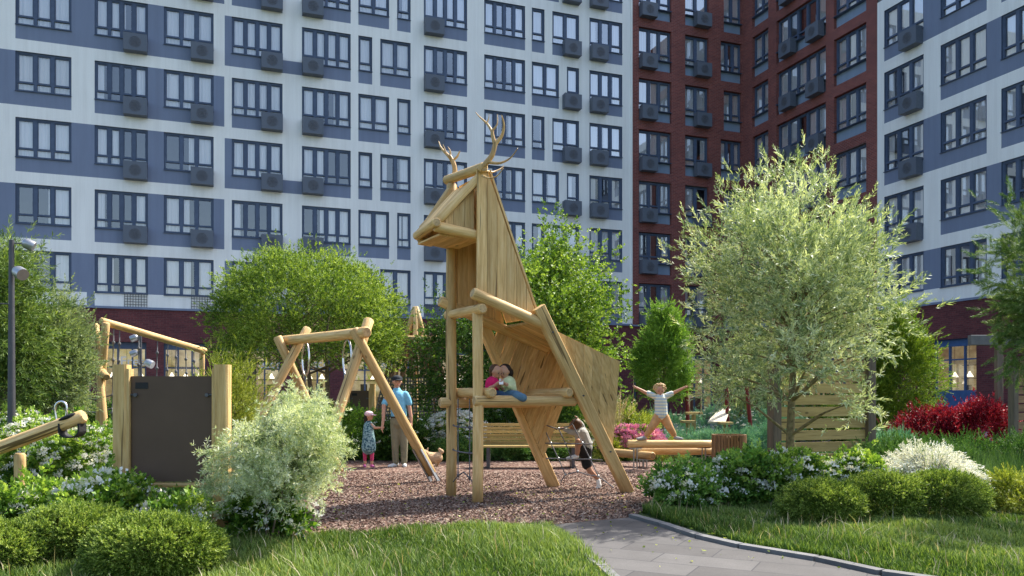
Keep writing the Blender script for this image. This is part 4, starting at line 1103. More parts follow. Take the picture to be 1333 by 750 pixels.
for i in range(34):
    a = i/34*2*math.pi; R_ = Matrix.Rotation(a, 3, 'Z'); c = Vector((math.cos(a)*.29, math.sin(a)*.29, 0))+Vector(g0(949, 14.6)); m.box((c.x, c.y, .34), (.03, .046, .68), 0, R_)
m.build('slat_ring', [M['wood_brown']], st)
m = MB(); m.tube([g0(949, 14.6), g0(949, 14.6)+Vector((0, 0, .64))], .272, 24); m.build('top', [M['wood_brown']], st)

# ------------------------------------------------------------------ hanging chairs and red posts in the far bed
hc = empty('hanging_lounger', g0(935, 21), 'cream curved hanging lounger on red posts among blue green plants', 'swing lounger')
for (x, y0, D) in ((945, 500, 21.), (972, 505, 21.), (893, 500, 22.)):
    a = P(x, y0, D); b_ = g0(x+(4 if x < 960 else 8), D); m = MB(); m.tube([a, b_], .05, 10); m.build('post', [plain('dark_red_paint', (.16, .015, .015), .5) if 'dark_red_paint' not in bpy.data.materials else bpy.data.materials['dark_red_paint']], hc)
q = []; c4 = (P(921, 550, 20.5), P(944, 550, 20.5), P(951, 533, 21.3), P(937, 533, 21.3))
for i in range(7):
    a_, b_ = i/7+.008, (i+1)/7-.008; q.append((lerp(c4[0], c4[3], a_), lerp(c4[0], c4[3], b_), lerp(c4[1], c4[2], b_), lerp(c4[1], c4[2], a_)))
planks('seat', q, .05, hc, 'white_wood')
m = MB()
for aa, bb in ((c4[3], P(945, 505, 21)), (c4[2], P(945, 505, 21)), (c4[0], P(945, 505, 21))): m.tube([aa, bb], .008, 5)
m.build('hanging_line', [M['rope']], hc)
for (x0, x1, y, D) in ((887, 904, 549, 20.8), (893, 913, 538, 21.2), (936, 953, 551, 20.4)):
    m = MB(); m.box(((P(x0, y, D)+P(x1, y, D))/2), ((P(x1, y, D)-P(x0, y, D)).x, .35, .06)); m.box((P((x0+x1)/2, y, D).x, D, P(x0, y, D).z/2), (.05, .3, P(x0, y, D).z-.08)); o = m.build('bench_seat', [M['wood_board']]); 
    tag(o, None, 'bench', 'small plank seats in the far bed'); o.name = 'plank_seat'
    o['label'] = {887: 'small plank seat at the foot of the dark red post', 893: 'small plank seat furthest back among the blue green plants', 936: 'small plank seat below the cream lounger'}[x0]
# ------------------------------------------------------------------ trees
tree('willow_tree', 'large silvery green willow with fine narrow leaves, tallest tree beside the yellow board screen', 'tree', g0(1027, 10.8), (P(1036, 390, 10.8).x, 10.8, 2.70), (1.42, 1.35, 1.68), 'willow', 'leaf_willow',
     250, 16, 21, trunk_r=.07, bark='bark_green', up=.45, shell=.22, amp=.18, clump_r=.115, egg=.06, limbs=100, scale=.80, bottom=-.84)
tree('round_tree', 'dense round crowned green tree behind the log swing frame', 'tree', g0(415, 18), (P(402, 420, 18).x, 18, 2.78), (2.02, 1.9, 1.80), 'tinybroad', 'leaf_round',
     620, 30, 22, trunks=3, trunk_r=.16, up=.25, shell=.6, amp=.04, clump_r=.075, limbs=60, scale=.95, bottom=-.42)
tree('bamboo_tree', 'dense narrow leaved green tree behind the dark lamp post', 'tree', g0(-5, 15.5), (P(-14, 400, 15.5).x, 15.5, 2.6), (.78, .8, 1.75), 'bamboo', 'leaf_bamboo',
     230, 17, 23, trunk_r=.07, up=.1, shell=.45, amp=.2, clump_r=.15, limbs=40, scale=1.0, egg=.1)
tree('bamboo_tree', 'grey green narrow leaved small tree between the lamp post and the rope climbing frame', 'tree', g0(82, 16.5), (P(78, 455, 16.5).x, 16.5, 2.1), (.55, .55, 1.30), 'fine', 'leaf_grey',
     230, 24, 24, trunks=3, trunk_r=.06, up=.4, shell=.35, amp=.2, clump_r=.17, limbs=50, scale=.95)
tree('maple_tree', 'bright green broad leaved tree rising behind the back of the deer tower', 'tree', g0(705, 20), (P(708, 430, 20).x, 20, 3.15), (1.75, 1.7, 2.25), 'broad', 'leaf_maple',
     330, 24, 25, trunk_r=.10, up=.1, shell=.4, amp=.2, clump_r=.13, limbs=50, scale=.85, egg=.12, bottom=-.9)
tree('maple_tree', 'dark green broad leaved tree behind the front posts of the deer tower', 'tree', g0(592, 18.5), (P(590, 470, 18.5).x, 18.5, 2.05), (.88, .8, 1.55), 'broad', 'leaf_dark',
     130, 20, 26, trunk_r=.06, up=.1, shell=.4, amp=.2, clump_r=.17, limbs=30, scale=.70)
tree('upright_tree', 'small bright green tree behind the jumping child', 'tree', g0(862, 22), (P(864, 458, 22).x, 22, 2.45), (.66, .65, 1.3), 'fine', 'leaf_conifer',
     260, 26, 27, trunk_r=.05, up=.5, shell=.5, amp=.06, clump_r=.12, limbs=30, egg=.32, scale=1.0)
tree('yew_tree', 'feathery yellow green conifer between the willow and the blue framed window', 'tree', g0(1172, 17.8), (P(1172, 478, 17.8).x, 17.8, 1.7), (.72, .6, 1.45), 'conifer', 'leaf_yew',
     230, 28, 28, trunk_r=.05, up=.3, shell=.45, amp=.10, clump_r=.14, limbs=40, egg=.35, scale=1.15)
tree('pine_tree', 'pine with long soft needles leaning in beside the brick wing', 'tree', g0(1362, 9.2), (P(1362, 385, 9.2).x, 9.2, 2.42), (.52, .5, .95), 'needle', 'needle_pine',
     120, 16, 29, trunk_r=.07, up=.1, shell=.45, amp=.25, clump_r=.13, limbs=80, scale=.62, bottom=-.9)
tree('feathery_shrub', 'pale cream green feathery maple shrub on bare stems, in front of the swing frame', 'shrub', g0(350, 7.4), (P(376, 604, 7.4).x, 7.4, .80), (.50, .45, .41), 'feather', 'leaf_pale',
     190, 13, 30, trunks=4, trunk_r=.024, up=.15, shell=.2, amp=.28, clump_r=.14, limbs=60, scale=.58, bottom=-.7, egg=-.02)
tree('yew_tree', 'loose yellow green feathery shrub growing at the post of the dark brown board', 'tree', g0(300, 12), (P(297, 515, 12).x, 12, 1.12), (.42, .4, .95), 'conifer', 'leaf_gold',
     80, 24, 31, trunk_r=.03, up=1., shell=.3, amp=.22, clump_r=.2, limbs=26, egg=.25, scale=.85)
tree('bamboo_tree', 'small green tree at the far left end of the shop front', 'tree', g0(-75, 20), (P(-60, 440, 20).x, 20, 2.9), (1.5, 1.4, 2.2), 'fine', 'leaf_round',
     120, 24, 32, trunk_r=.07, up=.3, shell=.45, amp=.2, clump_r=.17, limbs=20, scale=1.2)
tree('yew_tree', 'dark conifer behind the willow near the slatted screen', 'tree', g0(985, 24), (P(985, 480, 24).x, 24, 1.9), (1.1, 1., 1.5), 'fine', 'leaf_grey',
     110, 24, 33, trunk_r=.05, up=.6, shell=.4, amp=.2, clump_r=.2, limbs=20, scale=1.1)

# ------------------------------------------------------------------ shrubs
BX = 'clipped box balls'
shrub('box_shrub', 'largest yellow green box ball, in front of the pale feathery shrub', 'shrub', g0(203, 6.2), (.49, .45, .44), 'box', 'leaf_box', 15000, 41, BX, up=.15, amp=.02, shell=.93, scale=.62, clump=20, clr=.07, rnd_dir=.35)
shrub('box_shrub', 'box ball half hidden behind the largest one', 'shrub', g0(98, 6.75), (.47, .44, .44), 'box', 'leaf_box', 13000, 42, BX, up=.15, amp=.02, shell=.93, scale=.62, clump=20, clr=.07, rnd_dir=.35)
shrub('box_shrub', 'box ball cut by the corner of the picture', 'shrub', g0(-8, 6.3), (.40, .40, .38), 'box', 'leaf_box', 10000, 43, BX, up=.15, amp=.02, shell=.93, scale=.62, clump=20, clr=.07, rnd_dir=.35)
shrub('box_shrub', 'small round box ball at the bend of the grass, nearest the path', 'shrub', g0(1068, 8.75), (.43, .40, .45), 'box', 'leaf_box', 13000, 44, BX, up=.15, amp=.02, shell=.93, scale=.62, clump=20, clr=.07, rnd_dir=.35)
shrub('box_shrub', 'box ball in front of the white plumed shrub, touching the small round one', 'shrub', g0(1150, 9.05), (.44, .42, .50), 'box', 'leaf_box', 13000, 45, BX, up=.15, amp=.02, shell=.93, scale=.62, clump=20, clr=.07, rnd_dir=.35)
shrub('box_shrub', 'widest box ball of the trio beside the tall dark grass', 'shrub', g0(1228, 9.1), (.46, .43, .51), 'box', 'leaf_box', 13000, 46, BX, up=.15, amp=.02, shell=.93, scale=.62, clump=20, clr=.07, rnd_dir=.35)
VB = 'white flowering shrubs'
def vib(px, D, rx, ry, hh, label, seed, n=1700, fl=60, mat='leaf_vib', sc=1.0, fs=1.0):
    shrub('flowering_shrub', label, 'shrub', g0(px, D), (rx, ry, hh), 'vib', mat, n, seed, VB, scale=sc, up=.6, amp=.16, flowers=int(fl*1.7), fscale=fs*1.2, shell=.5, clump=24)
vib(56, 7.7, .40, .34, .48, 'white flowering shrub at the seesaw post', 51, fl=52)
vib(138, 7.6, .44, .36, .62, 'white flowering shrub under the dark brown board, behind two box balls', 52, fl=52)
vib(222, 7.35, .30, .25, .42, 'low white flowering shrub just in front of the dark board', 53, 900, 26)
vib(345, 7.65, .40, .32, .52, 'white flowering shrub at the feet of the pale feathery shrub', 54, 1200, 24)
vib(892, 9.9, .40, .36, .50, 'blue white flowering shrub nearest the deer tower', 55, fl=30, mat='leaf_vib_blue')
vib(962, 10.2, .43, .38, .62, 'blue white flowering shrub in front of the round planter', 56, fl=34, mat='leaf_vib_blue')
vib(1035, 10.0, .43, .38, .66, 'white flowering shrub at the foot of the willow', 57, fl=40)
vib(1108, 10.1, .36, .34, .62, 'white flowering shrub between the board screen and the box balls', 58, fl=40, mat='leaf_vib')
for i, (px, D, r_) in enumerate(((42, 11.3, .5), (95, 11.0, .52), (138, 11.6, .45))):
    vib(px, D, r_, .45, .98-.06*i, ['white dotted shrub behind the seesaw beam', 'white dotted shrub under the seesaw bumper', 'white dotted shrub squeezed behind the post of the dark board'][i], 60+i, 1500, 130, sc=.95, fs=.75)
for i, (px, D, r_, hh) in enumerate(((20, 15, .7, 1.05), (75, 14.2, .6, .95))):
    vib(px, D, r_, .5, hh, ['far white dotted shrub behind the dark lamp post', 'far white dotted shrub under the grey green small tree'][i], 64+i, 1100, 110, sc=1.1, fs=.85)
vib(592, 18.0, .62, .45, 1.0, 'white flowering shrub between the dog and the deer tower', 67, 1500, 260, sc=1.1, fs=.95)
vib(648, 19.0, .55, .45, .98, 'white flowering shrub behind the slatted bench', 68, 1200, 160, sc=1.1, fs=.9)
shrub('spirea_shrub', 'small pink flowering shrub above the bench', 'shrub', g0(634, 20.2), (.5, .4, 1.25), 'tinybroad', 'leaf_maple', 900, 69, flowers=160, flower_mat='petal_pink', fscale=.9)
shrub('spirea_shrub', 'lush mid green shrub behind the girl with the pink cap', 'shrub', g0(460, 17.8), (.75, .5, 1.05), 'tinybroad', 'leaf_conifer', 2000, 70, scale=1.3)
shrub('spirea_shrub', 'dark green shrub behind the standing man', 'shrub', g0(520, 17.3), (.62, .45, .92), 'tinybroad', 'leaf_dark', 1800, 71, scale=1.3, flowers=30)
shrub('spirea_shrub', 'dull green shrub seen beyond the pale feathery shrub, by the crossed swing legs', 'shrub', g0(380, 18.5), (1.0, .5, 1.0), 'tinybroad', 'leaf_round', 2200, 72, scale=1.3)
HG = 'low hedge pieces along the mulch'
for i, (px, D, r_) in enumerate(((590, 17.2, .62), (655, 17.3, .65), (725, 17.4, .65), (790, 17.5, .5))):
    shrub('low_hedge', ['clipped low hedge beyond the dog', 'clipped low hedge under the bench, on the side of the front posts', 'clipped low hedge under the bench, at the hind legs of the tower', 'clipped low hedge at the ornamental grass'][i], 'hedge', g0(px, D), (r_, .3, .42), 'tinybroad', 'leaf_juniper', 1600, 73+i, HG, scale=.9, amp=.05)
shrub('dark_shrub', 'dark leafless looking shrub behind the bench', 'shrub', g0(700, 18.6), (1.2, .5, 1.25), 'fine', 'leaf_dark', 1500, 78, scale=1.1)
# bed at the balance logs
shrub('flower_clump', 'clump of pink flowers beside the balance logs', 'flowers', g0(822, 17.4), (.62, .4, .72), 'tinybroad', 'leaf_round', 900, 80, flowers=300, flower_mat='petal_pink', fscale=1.35)
shrub('flower_clump', 'yellow green flower tuft under the jumping child', 'flowers', g0(873, 17.2), (.45, .3, .5), 'spiky', 'leaf_gold', 700, 81)
shrub('gold_shrub', 'yellow green mounded shrub behind the pink flowers', 'shrub', g0(825, 19.4), (.62, .5, .92), 'fine', 'leaf_gold', 1500, 82, scale=.9)
shrub('gold_shrub', 'green mounded shrub just behind the ornamental grass', 'shrub', g0(805, 20.4), (.5, .5, 1.1), 'fine', 'leaf_conifer', 1200, 83, scale=.9)
shrub('gold_shrub', 'small yellow shrub at the tail of the deer tower', 'shrub', g0(788, 17.1), (.32, .3, .6), 'spiky', 'leaf_gold', 700, 84, scale=1.3)
TE = 'blue green perennials'
for i, (px, D, r_, hh) in enumerate(((905, 18.4, .55, .55), (955, 18.2, .6, .52), (1000, 18.8, .5, .7), (1160, 14.5, .45, .68), (870, 22.5, .8, .9), (930, 23, .9, 1.0), (1010, 22, .9, 1.0))):
    shrub('blue_green_perennial', ['blue green perennial clump right behind the raised log', 'blue green perennial clump behind the round planter', 'blue green perennial clump beside the dark screen post', 'blue green perennial clump between the screen and the red shrubs', 'far blue green clump behind the jumping child', 'far blue green clump behind the cream lounger', 'far blue green clump seen under the willow'][i], 'perennial', g0(px, D), (r_, .45, hh), 'spiky', 'leaf_teal', 1500, 85+i, TE, scale=1.35, up=1.1, stems=False, flowers=(60 if i > 3 else 0), fscale=.7)
vib(150, 13.5, .5, .4, .75, 'teal tinted white shrub between the climbing frame and the dark board', 93, 1000, 60, mat='leaf_teal', sc=.8, fs=.8)
# right bed
RD = 'dark red barberry shrubs'
shrub('barberry_shrub', 'dark red barberry shrub at the yellow green conifer', 'shrub', g0(1212, 15.9), (.72, .5, 1.12), 'tinybroad', 'leaf_red', 4200, 94, RD, scale=.9, up=.4, amp=.05, shell=.85)
shrub('barberry_shrub', 'dark red barberry shrub under the blue framed window', 'shrub', g0(1272, 15.8), (.72, .5, 1.20), 'tinybroad', 'leaf_red', 4200, 95, RD, scale=.9, up=.4, amp=.05, shell=.85)
JN = 'spreading junipers'
for i, (px, D, r_, hh) in enumerate(((1185, 13.6, .75, .62), (1255, 13.3, .8, .62), (1330, 13.0, .8, .62), (1150, 12.6, .5, .54), (1230, 12.4, .6, .54))):
    shrub('juniper_shrub', ['spreading bright juniper below the yellow green conifer', 'spreading bright juniper below the red shrubs', 'spreading bright juniper at the low slatted screen', 'low juniper next to the yellow board screen', 'low juniper just behind the white plumed shrub'][i], 'shrub', g0(px, D), (r_, .5, hh), 'conifer', 'leaf_juniper', 1700, 96+i, JN, scale=.95, up=.5, amp=.12)
shrub('gold_juniper', 'golden spreading juniper at the picture edge beyond the box balls', 'shrub', g0(1330, 9.6), (.36, .34, .46), 'conifer', 'leaf_gold', 900, 102, scale=.9, up=.4, amp=.2)

# arching plumes: ornamental grass and the white plumed shrub
def plume(name, label, cat, c, r, hgt, n, mat, tipmat, seed, tip=.35, w=.006, tipw=.035, arch=.6):
    rng = np.random.default_rng(seed); rt = empty(name, c, label, cat); V = []; VT = []; RT = []; R0 = []
    for i in range(n):
        az = rng.uniform(0, 6.28); L = hgt*rng.uniform(.75, 1.15); sp = r*rng.uniform(.15, 1.0); k = 7
        b0 = np.array([c[0]+.12*r*math.cos(az+1), c[1]+.12*r*math.sin(az+1), c[2]]); pts = []
        for j in range(k+1):
            t = j/k; pts.append(b0+np.array([math.cos(az)*sp*t**1.4, math.sin(az)*sp*t**1.4, L*(t-arch*.45*t**3*(sp/r))]))
        side = np.array([-math.sin(az), math.cos(az), 0]); tn = rng.uniform(0, 1)
        for j in range(k):
            V += [pts[j]-side*w, pts[j]+side*w, pts[j+1]+side*w*.8, pts[j+1]-side*w*.8]; R0 += [tn]*4
        m_ = int(26*tip/.35)
        for q in range(m_):
            t = 1-tip*(q/m_); p = pts[0]*0; j = min(int(t*k), k-1); f = t*k-j; p = pts[j]*(1-f)+pts[j+1]*f; dd = pts[j+1]-pts[j]; dd /= np.linalg.norm(dd)
            d = dd*1.2+rng.normal(0, .55, 3); d /= np.linalg.norm(d); L2 = tipw*rng.uniform(.7, 1.2)*(1-.4*abs(q/m_-.5)); s2 = np.cross(d, rng.normal(0, 1, 3)); s2 /= np.linalg.norm(s2)
            VT += [p, p+d*L2*.5+s2*L2*.17, p+d*L2, p+d*L2*.5-s2*L2*.17]; RT += [np.clip(tn+rng.normal(0, .2), 0, 1)]*4
    V = np.array(V); link('stems', mesh_np('stems', V, np.arange(len(V)).reshape(-1, 4), M[mat], R0), rt)
    VT = np.array(VT); link('plumes', mesh_np('plumes', VT, np.arange(len(VT)).reshape(-1, 4), M[tipmat], RT), rt)
    return rt
plume('plume_shrub', 'white arching plumed shrub between the box balls and the junipers', 'shrub', g0(1204, 10.1), .72, .82, 620, 'leaf_grey', 'petal_white', 110, tip=.62, w=.004, tipw=.045, arch=1.25)
plume('ornamental_grass', 'tall straw coloured feather grass at the tail of the deer tower', 'grass', g0(800, 18.2), .50, 1.5, 60, 'leaf_straw', 'leaf_straw', 111, tip=.3, w=.006, tipw=.06)
plume('ornamental_grass', 'straw coloured feather grass clump, lower, behind the balance logs', 'grass', g0(782, 17.6), .40, 1.0, 50, 'leaf_straw', 'leaf_straw', 112, tip=.3, w=.006, tipw=.05)

# ------------------------------------------------------------------ lawns
LL = [G(715, 686), G(560, 688), G(420, 700), G(300, 712), G(200, 722), (G(60, 745)), Vector((-4.5, 6.2, 0)), Vector((-4.5, 4.6, 0)), Vector((.75, 4.6, 0)), G(793, 744), G(752, 713)]
LR = [G(835, 668), G(875, 682), G(930, 697), G(985, 714), G(1080, 730), G(1165, 750), Vector((4., 4.8, 0)), Vector((9, 4.6, 0)), Vector((9, 10.6, 0)), Vector((5.5, 10.6, 0)), Vector((4.0, 9.9, 0)), Vector((2.2, 10.2, 0)), Vector((1.75, 10.1, 0))]
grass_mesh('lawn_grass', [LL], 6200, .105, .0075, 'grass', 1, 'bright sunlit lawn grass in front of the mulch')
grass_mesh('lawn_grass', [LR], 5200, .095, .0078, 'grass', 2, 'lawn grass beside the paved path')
TG = [Vector((5.6, 9.9, 0)), Vector((8.6, 9.9, 0)), Vector((8.6, 12.4, 0)), Vector((5.2, 12.4, 0))]
grass_mesh('tall_grass', [TG], 2600, .50, .010, 'grass_deep', 3, 'tall dark green grass behind the golden juniper', lay=.18)
grass_mesh('meadow_grass', [LL, LR], 50, .20, .007, 'leaf_straw', 9, 'scattered taller pale grass stalks in the lawns', cat='grass', lay=.7)
BGp = [Vector((-30, 17.2, 0)), Vector((-30, 21.3, 0)), Vector((24, 21.3, 0)), Vector((24, 11.5, 0)), Vector((4.6, 11.5, 0)), G(1005, 603), G(800, 601)+Vector((0, .6, 0)), G(300, 600)+Vector((0, .6, 0))]
grass_mesh('ground_cover', [BGp], 500, .11, .022, 'grass_deep', 4, 'low green ground cover filling the planting beds', cat='ground cover', lay=.6)
BL = [Vector((-12, 7.2, 0)), Vector((-3.0, 8.6, 0)), Vector((-4.6, 16.5, 0)), Vector((-16, 16.5, 0))]
grass_mesh('ground_cover', [BL], 700, .12, .022, 'grass_deep', 6, 'low green ground cover under the white flowering shrubs', cat='ground cover', lay=.6)
# leaves dropped on the path and the mulch
rngf = np.random.default_rng(77); nf_ = 420
fp = np.stack([rngf.uniform(-2.6, 3.4, nf_), rngf.uniform(6.2, 12.5, nf_), np.full(nf_, .034)], 1); azf = rngf.uniform(0, 6.28, nf_)
V, Fc, RR_ = scatter([leaf_shape(.045, .022, .2)], fp, np.stack([np.cos(azf), np.sin(azf), rngf.normal(0, .15, nf_)], 1), rngf.uniform(.5, 1.1, nf_), rngf)
tag(link('fallen_leaves', mesh_np('fallen_leaves', V, Fc, M['leaf_gold'], RR_)), 'a few small yellowish leaves dropped on the path and mulch', 'leaves', kind='stuff')
# far hedge masses along the shop fronts
for i, (px, D, r_, hh, mt) in enumerate(((150, 27, 2., 1.0, 'leaf_dark'), (235, 27, 1.6, .9, 'leaf_round'), (640, 26, 2.2, 1.3, 'leaf_dark'), (760, 27, 1.8, 1.2, 'leaf_round'), (1060, 25, 2.2, 1.3, 'leaf_dark'), (1130, 23, 1.6, 1.2, 'leaf_round'))):
    shrub('border_shrub', ['dark border shrub in front of the shop window with three panes', 'green border shrub behind the dark board', 'dark border shrub far behind the bench', 'green border shrub at the end of the pale block', 'dark border shrub hidden behind the willow', 'green border shrub behind the yellow board screen'][i], 'shrub', g0(px, D), (r_, .7, hh), 'tinybroad', mt, 1800, 120+i, 'far border shrubs', scale=2.0)

# ------------------------------------------------------------------ people
def skin_mat(n, c):
    if n in bpy.data.materials: return bpy.data.materials[n]
    b = NB(n); b.b.inputs["Base Color"].default_value = (*c, 1); b.rough(.5); b.b.inputs["Subsurface Weight"].default_value = .15; b.b.inputs["Subsurface Radius"].default_value = (.02, .008, .004); return b.m
SK = skin_mat('skin', (.58, .31, .20)); SK2 = skin_mat('skin_tanned', (.46, .24, .15))
def cloth(n, c, c2=None, sc=9, stripes=None):
    b = NB(n); v = b.coord()
    if stripes:
        w_ = b.n("ShaderNodeTexWave"); w_.bands_direction = 'Z'; w_.inputs["Scale"].default_value = stripes; w_.inputs["Distortion"].default_value = .6; b.l(v, w_.inputs["Vector"]); b.color(b.ramp(w_.outputs["Fac"], [(.2, c), (.6, c2)]))
    elif c2: b.color(b.ramp(b.noise(v, sc, 2), [(.42, c), (.56, c2)]))
    else: b.color(b.ramp(b.noise(v, 14, 3), [(.3, tuple(x*.85 for x in c)), (.7, tuple(min(1, x*1.08) for x in c))]))
    b.rough(.9); b.bump(b.noise(v, 26, 3), .25, .01); return b.m
def blob(name, parts, mat, parent, vox, smooth=3):
    """parts: list of chains [(point, radius), ...] or ('e', centre, radii, rot) merged into one skin by a voxel remesh"""
    m = MB()
    for q in parts:
        if q[0] == 'e': m.ell(q[1], q[2], 14, 10, rot=q[3] if len(q) > 3 else None)
        else:
            pts = [Vector(a[0]) for a in q]; rd = [a[1] for a in q]; fp = []; fr = []
            for i in range(len(pts)-1):
                n = max(2, int((pts[i+1]-pts[i]).length/(min(rd[i], rd[i+1])*.7+.004)))
                for j in range(n): t = j/n; fp.append(pts[i].lerp(pts[i+1], t)); fr.append(rd[i]+(rd[i+1]-rd[i])*t)
            fp.append(pts[-1]); fr.append(rd[-1]); m.tube(fp, fr, 12)
            m.ell(pts[0], (rd[0],)*3, 12, 8); m.ell(pts[-1], (rd[-1],)*3, 12, 8)
            for p_, r_ in zip(pts[1:-1], rd[1:-1]): m.ell(p_, (r_,)*3, 12, 8)
    me = m.mesh(name, [mat]); tmp = bpy.data.objects.new('tmp', me); COL.objects.link(tmp)
    rm = tmp.modifiers.new('r', 'REMESH'); rm.mode = 'VOXEL'; rm.voxel_size = vox; rm.use_smooth_shade = True
    s_ = tmp.modifiers.new('s', 'SMOOTH'); s_.iterations = smooth; s_.factor = .5
    dg = bpy.context.evaluated_depsgraph_get(); out = bpy.data.meshes.new_from_object(tmp.evaluated_get(dg)); out.name = name
    bpy.data.objects.remove(tmp); bpy.data.meshes.remove(me)
    if not out.materials: out.materials.append(mat)
    return link(name, out, parent)
def hand(wrist, d, palm_n, s, curl=.3):
    """palm, four bent fingers and a thumb; d = direction of the fingers, s = hand length"""
    w_ = Vector(wrist); d = Vector(d).normalized(); n = Vector(palm_n); n = (n-d*n.dot(d)).normalized(); a = d.cross(n); out = []
    out.append([(w_, s*.14), (w_+d*s*.28, s*.17), (w_+d*s*.48, s*.15)])
    for i, ln in enumerate((.40, .47, .44, .34)):
        off = a*(i-1.5)*s*.115; p0 = w_+d*s*.46+off; p1 = p0+(d+n*curl*.4+a*(i-1.5)*.06).normalized()*s*ln*.5; p2 = p1+(d+n*curl*1.6).normalized()*s*ln*.5
        out.append([(p0, s*.058), (p1, s*.052), (p2, s*.042)])
    t0 = w_+d*s*.16-a*s*.12; t1 = t0+(d*.6-a*.8+n*.2).normalized()*s*.22; out.append([(t0, s*.07), (t1, s*.058), (t1+(d-a*.2+n*.3).normalized()*s*.18, s*.048)])
    return out
def head_parts(c, face, r):
    """skull, jaw, nose, ears; face = direction the face looks"""
    c = Vector(c); f = Vector(face).normalized(); up = Vector((0, 0, 1)); sd_ = f.cross(up).normalized(); up = sd_.cross(f)
    rot = Matrix((sd_, f, up)).transposed()
    return [('e', c+up*r*.12, (r*.80, r*.92, r*.92), rot), ('e', c-up*r*.42+f*r*.14, (r*.58, r*.68, r*.58), rot), ('e', c-up*r*.12+f*r*.92, (r*.11, r*.16, r*.20), rot),
            ('e', c-up*r*.08+sd_*r*.82, (r*.10, r*.18, r*.25), rot), ('e', c-up*r*.08-sd_*r*.82, (r*.10, r*.18, r*.25), rot), ('e', c+f*r*.76-up*r*.56, (r*.24, r*.10, r*.07), rot)], rot
def face_bits(c, rot, r, parent):
    m = MB(); c = Vector(c)
    for s_ in (-1, 1): m.ell(c+rot @ Vector((s_*r*.32, r*.86, r*.04)), (r*.10, r*.05, r*.07), 8, 6)
    m.build('eye', [M['black']], parent)
    m = MB()
    for s_ in (-1, 1): m.ell(c+rot @ Vector((s_*r*.33, r*.86, r*.24)), (r*.18, r*.05, r*.035), 8, 5)
    m.build('eyebrow', [M['wood_grey']], parent)
    m = MB(); m.ell(c+rot @ Vector((0, r*.88, -r*.52)), (r*.22, r*.05, r*.05), 8, 6); m.build('mouth', [skin_mat('lips', (.45, .12, .10))], parent)
def hair(parts, mat, parent, vox=.008): return blob('hair', parts, mat, parent, vox, 2)
def shoe(ank, d, L, h): 
    a = Vector(ank); d = Vector(d); d.z = 0; d.normalize(); return [(a-d*L*.18-Vector((0, 0, h*.25)), h*.42), (a+d*L*.25-Vector((0, 0, h*.40)), h*.42), (a+d*L*.62-Vector((0, 0, h*.50)), h*.34)]
MH_dark = plain('dark_hair', (.025, .015, .012), .5, var=.4, scale=60); MH_blond = plain('blond_curly_hair', (.55, .36, .16), .6, var=.35, scale=70); MH_brown = plain('brown_hair', (.12, .06, .03), .55, var=.35, scale=60)

# the man
D = 15.75; p = lambda x, y, d=0: P(x, y, D+d)
man = empty('person', g0(520, D), 'man in light blue t-shirt, olive trousers and dark cap holding hands with a small girl', 'person')
neck, chest, pel = p(516, 508), p(518, 522), p(519, 545)
hc_ = p(517, 497, -.02); hp_, rot = head_parts(hc_, (.25, -1, -.05), .108)
La = [p(505, 513), p(500, 528, -.05), p(499, 545, -.12), p(498, 553, -.15)]; Ra = [p(529.5, 514), p(532.5, 528), p(535, 543, -.04), p(535, 550, -.06)]
blob('body', hp_+[[(p(516.5, 503), .055), (neck, .06)], [(neck, .07), (chest, .145), (p(519, 534), .13), (pel, .14)], [(La[0], .055), (La[1], .045), (La[2], .034), (La[3], .027)], [(Ra[0], .048), (Ra[1], .042), (Ra[2], .034), (Ra[3], .027)],
     [(p(514, 547), .085), (p(515, 575), .06), (p(515, 601), .04)], [(p(524, 547), .085), (p(526, 575), .06), (p(526, 601), .04)]]+hand(La[3], (-.1, -.2, -1), (1, 0, 0), .18, .5)+hand(Ra[3], (.0, -.1, -1), (-1, 0, 0), .18, .9), SK, man, .011, 2)
face_bits(hc_, rot, .108, man)
blob('t_shirt', [[(p(516.5, 509), .085), (p(518, 517), .150), (p(518.5, 530), .148), (p(519, 541), .155)], [(p(508, 513.5), .072), (p(504, 519), .066), (p(501, 525, -.03), .066)], [(p(527.5, 513.5), .070), (p(531, 519), .062), (p(532.5, 525), .062)]], cloth('light_blue_cloth', (.20, .50, .68)), man, .014)
blob('trousers', [[(p(519, 543), .155), (p(519, 549), .155)], [(p(514.5, 549), .105), (p(514.5, 575), .078), (p(515, 601), .062)], [(p(524, 549), .105), (p(526, 575), .078), (p(526, 601), .062)]], cloth('olive_cloth', (.24, .22, .14)), man, .013)
blob('shoe', [shoe(p(514.5, 603), (-.7, -.8, 0), .24, .10)], M['white'], man, .01); blob('shoe', [shoe(p(526.5, 603), (.2, -1, 0), .24, .10)], M['white'], man, .01)
cp = hc_+Vector((0, .01, .055)); blob('cap', [('e', cp, (.105, .115, .075)), ('e', cp+Vector((.05, -.11, -.025)), (.075, .08, .012))], cloth('dark_cap_cloth', (.025, .03, .035)), man, .008)
m = MB(); b0 = p(519, 543); m.tube([b0+Vector((.158*math.cos(a), .158*math.sin(a)*.95, 0)) for a in [i*math.pi/10 for i in range(21)]], .014, 6); m.build('belt', [M['black']], man)
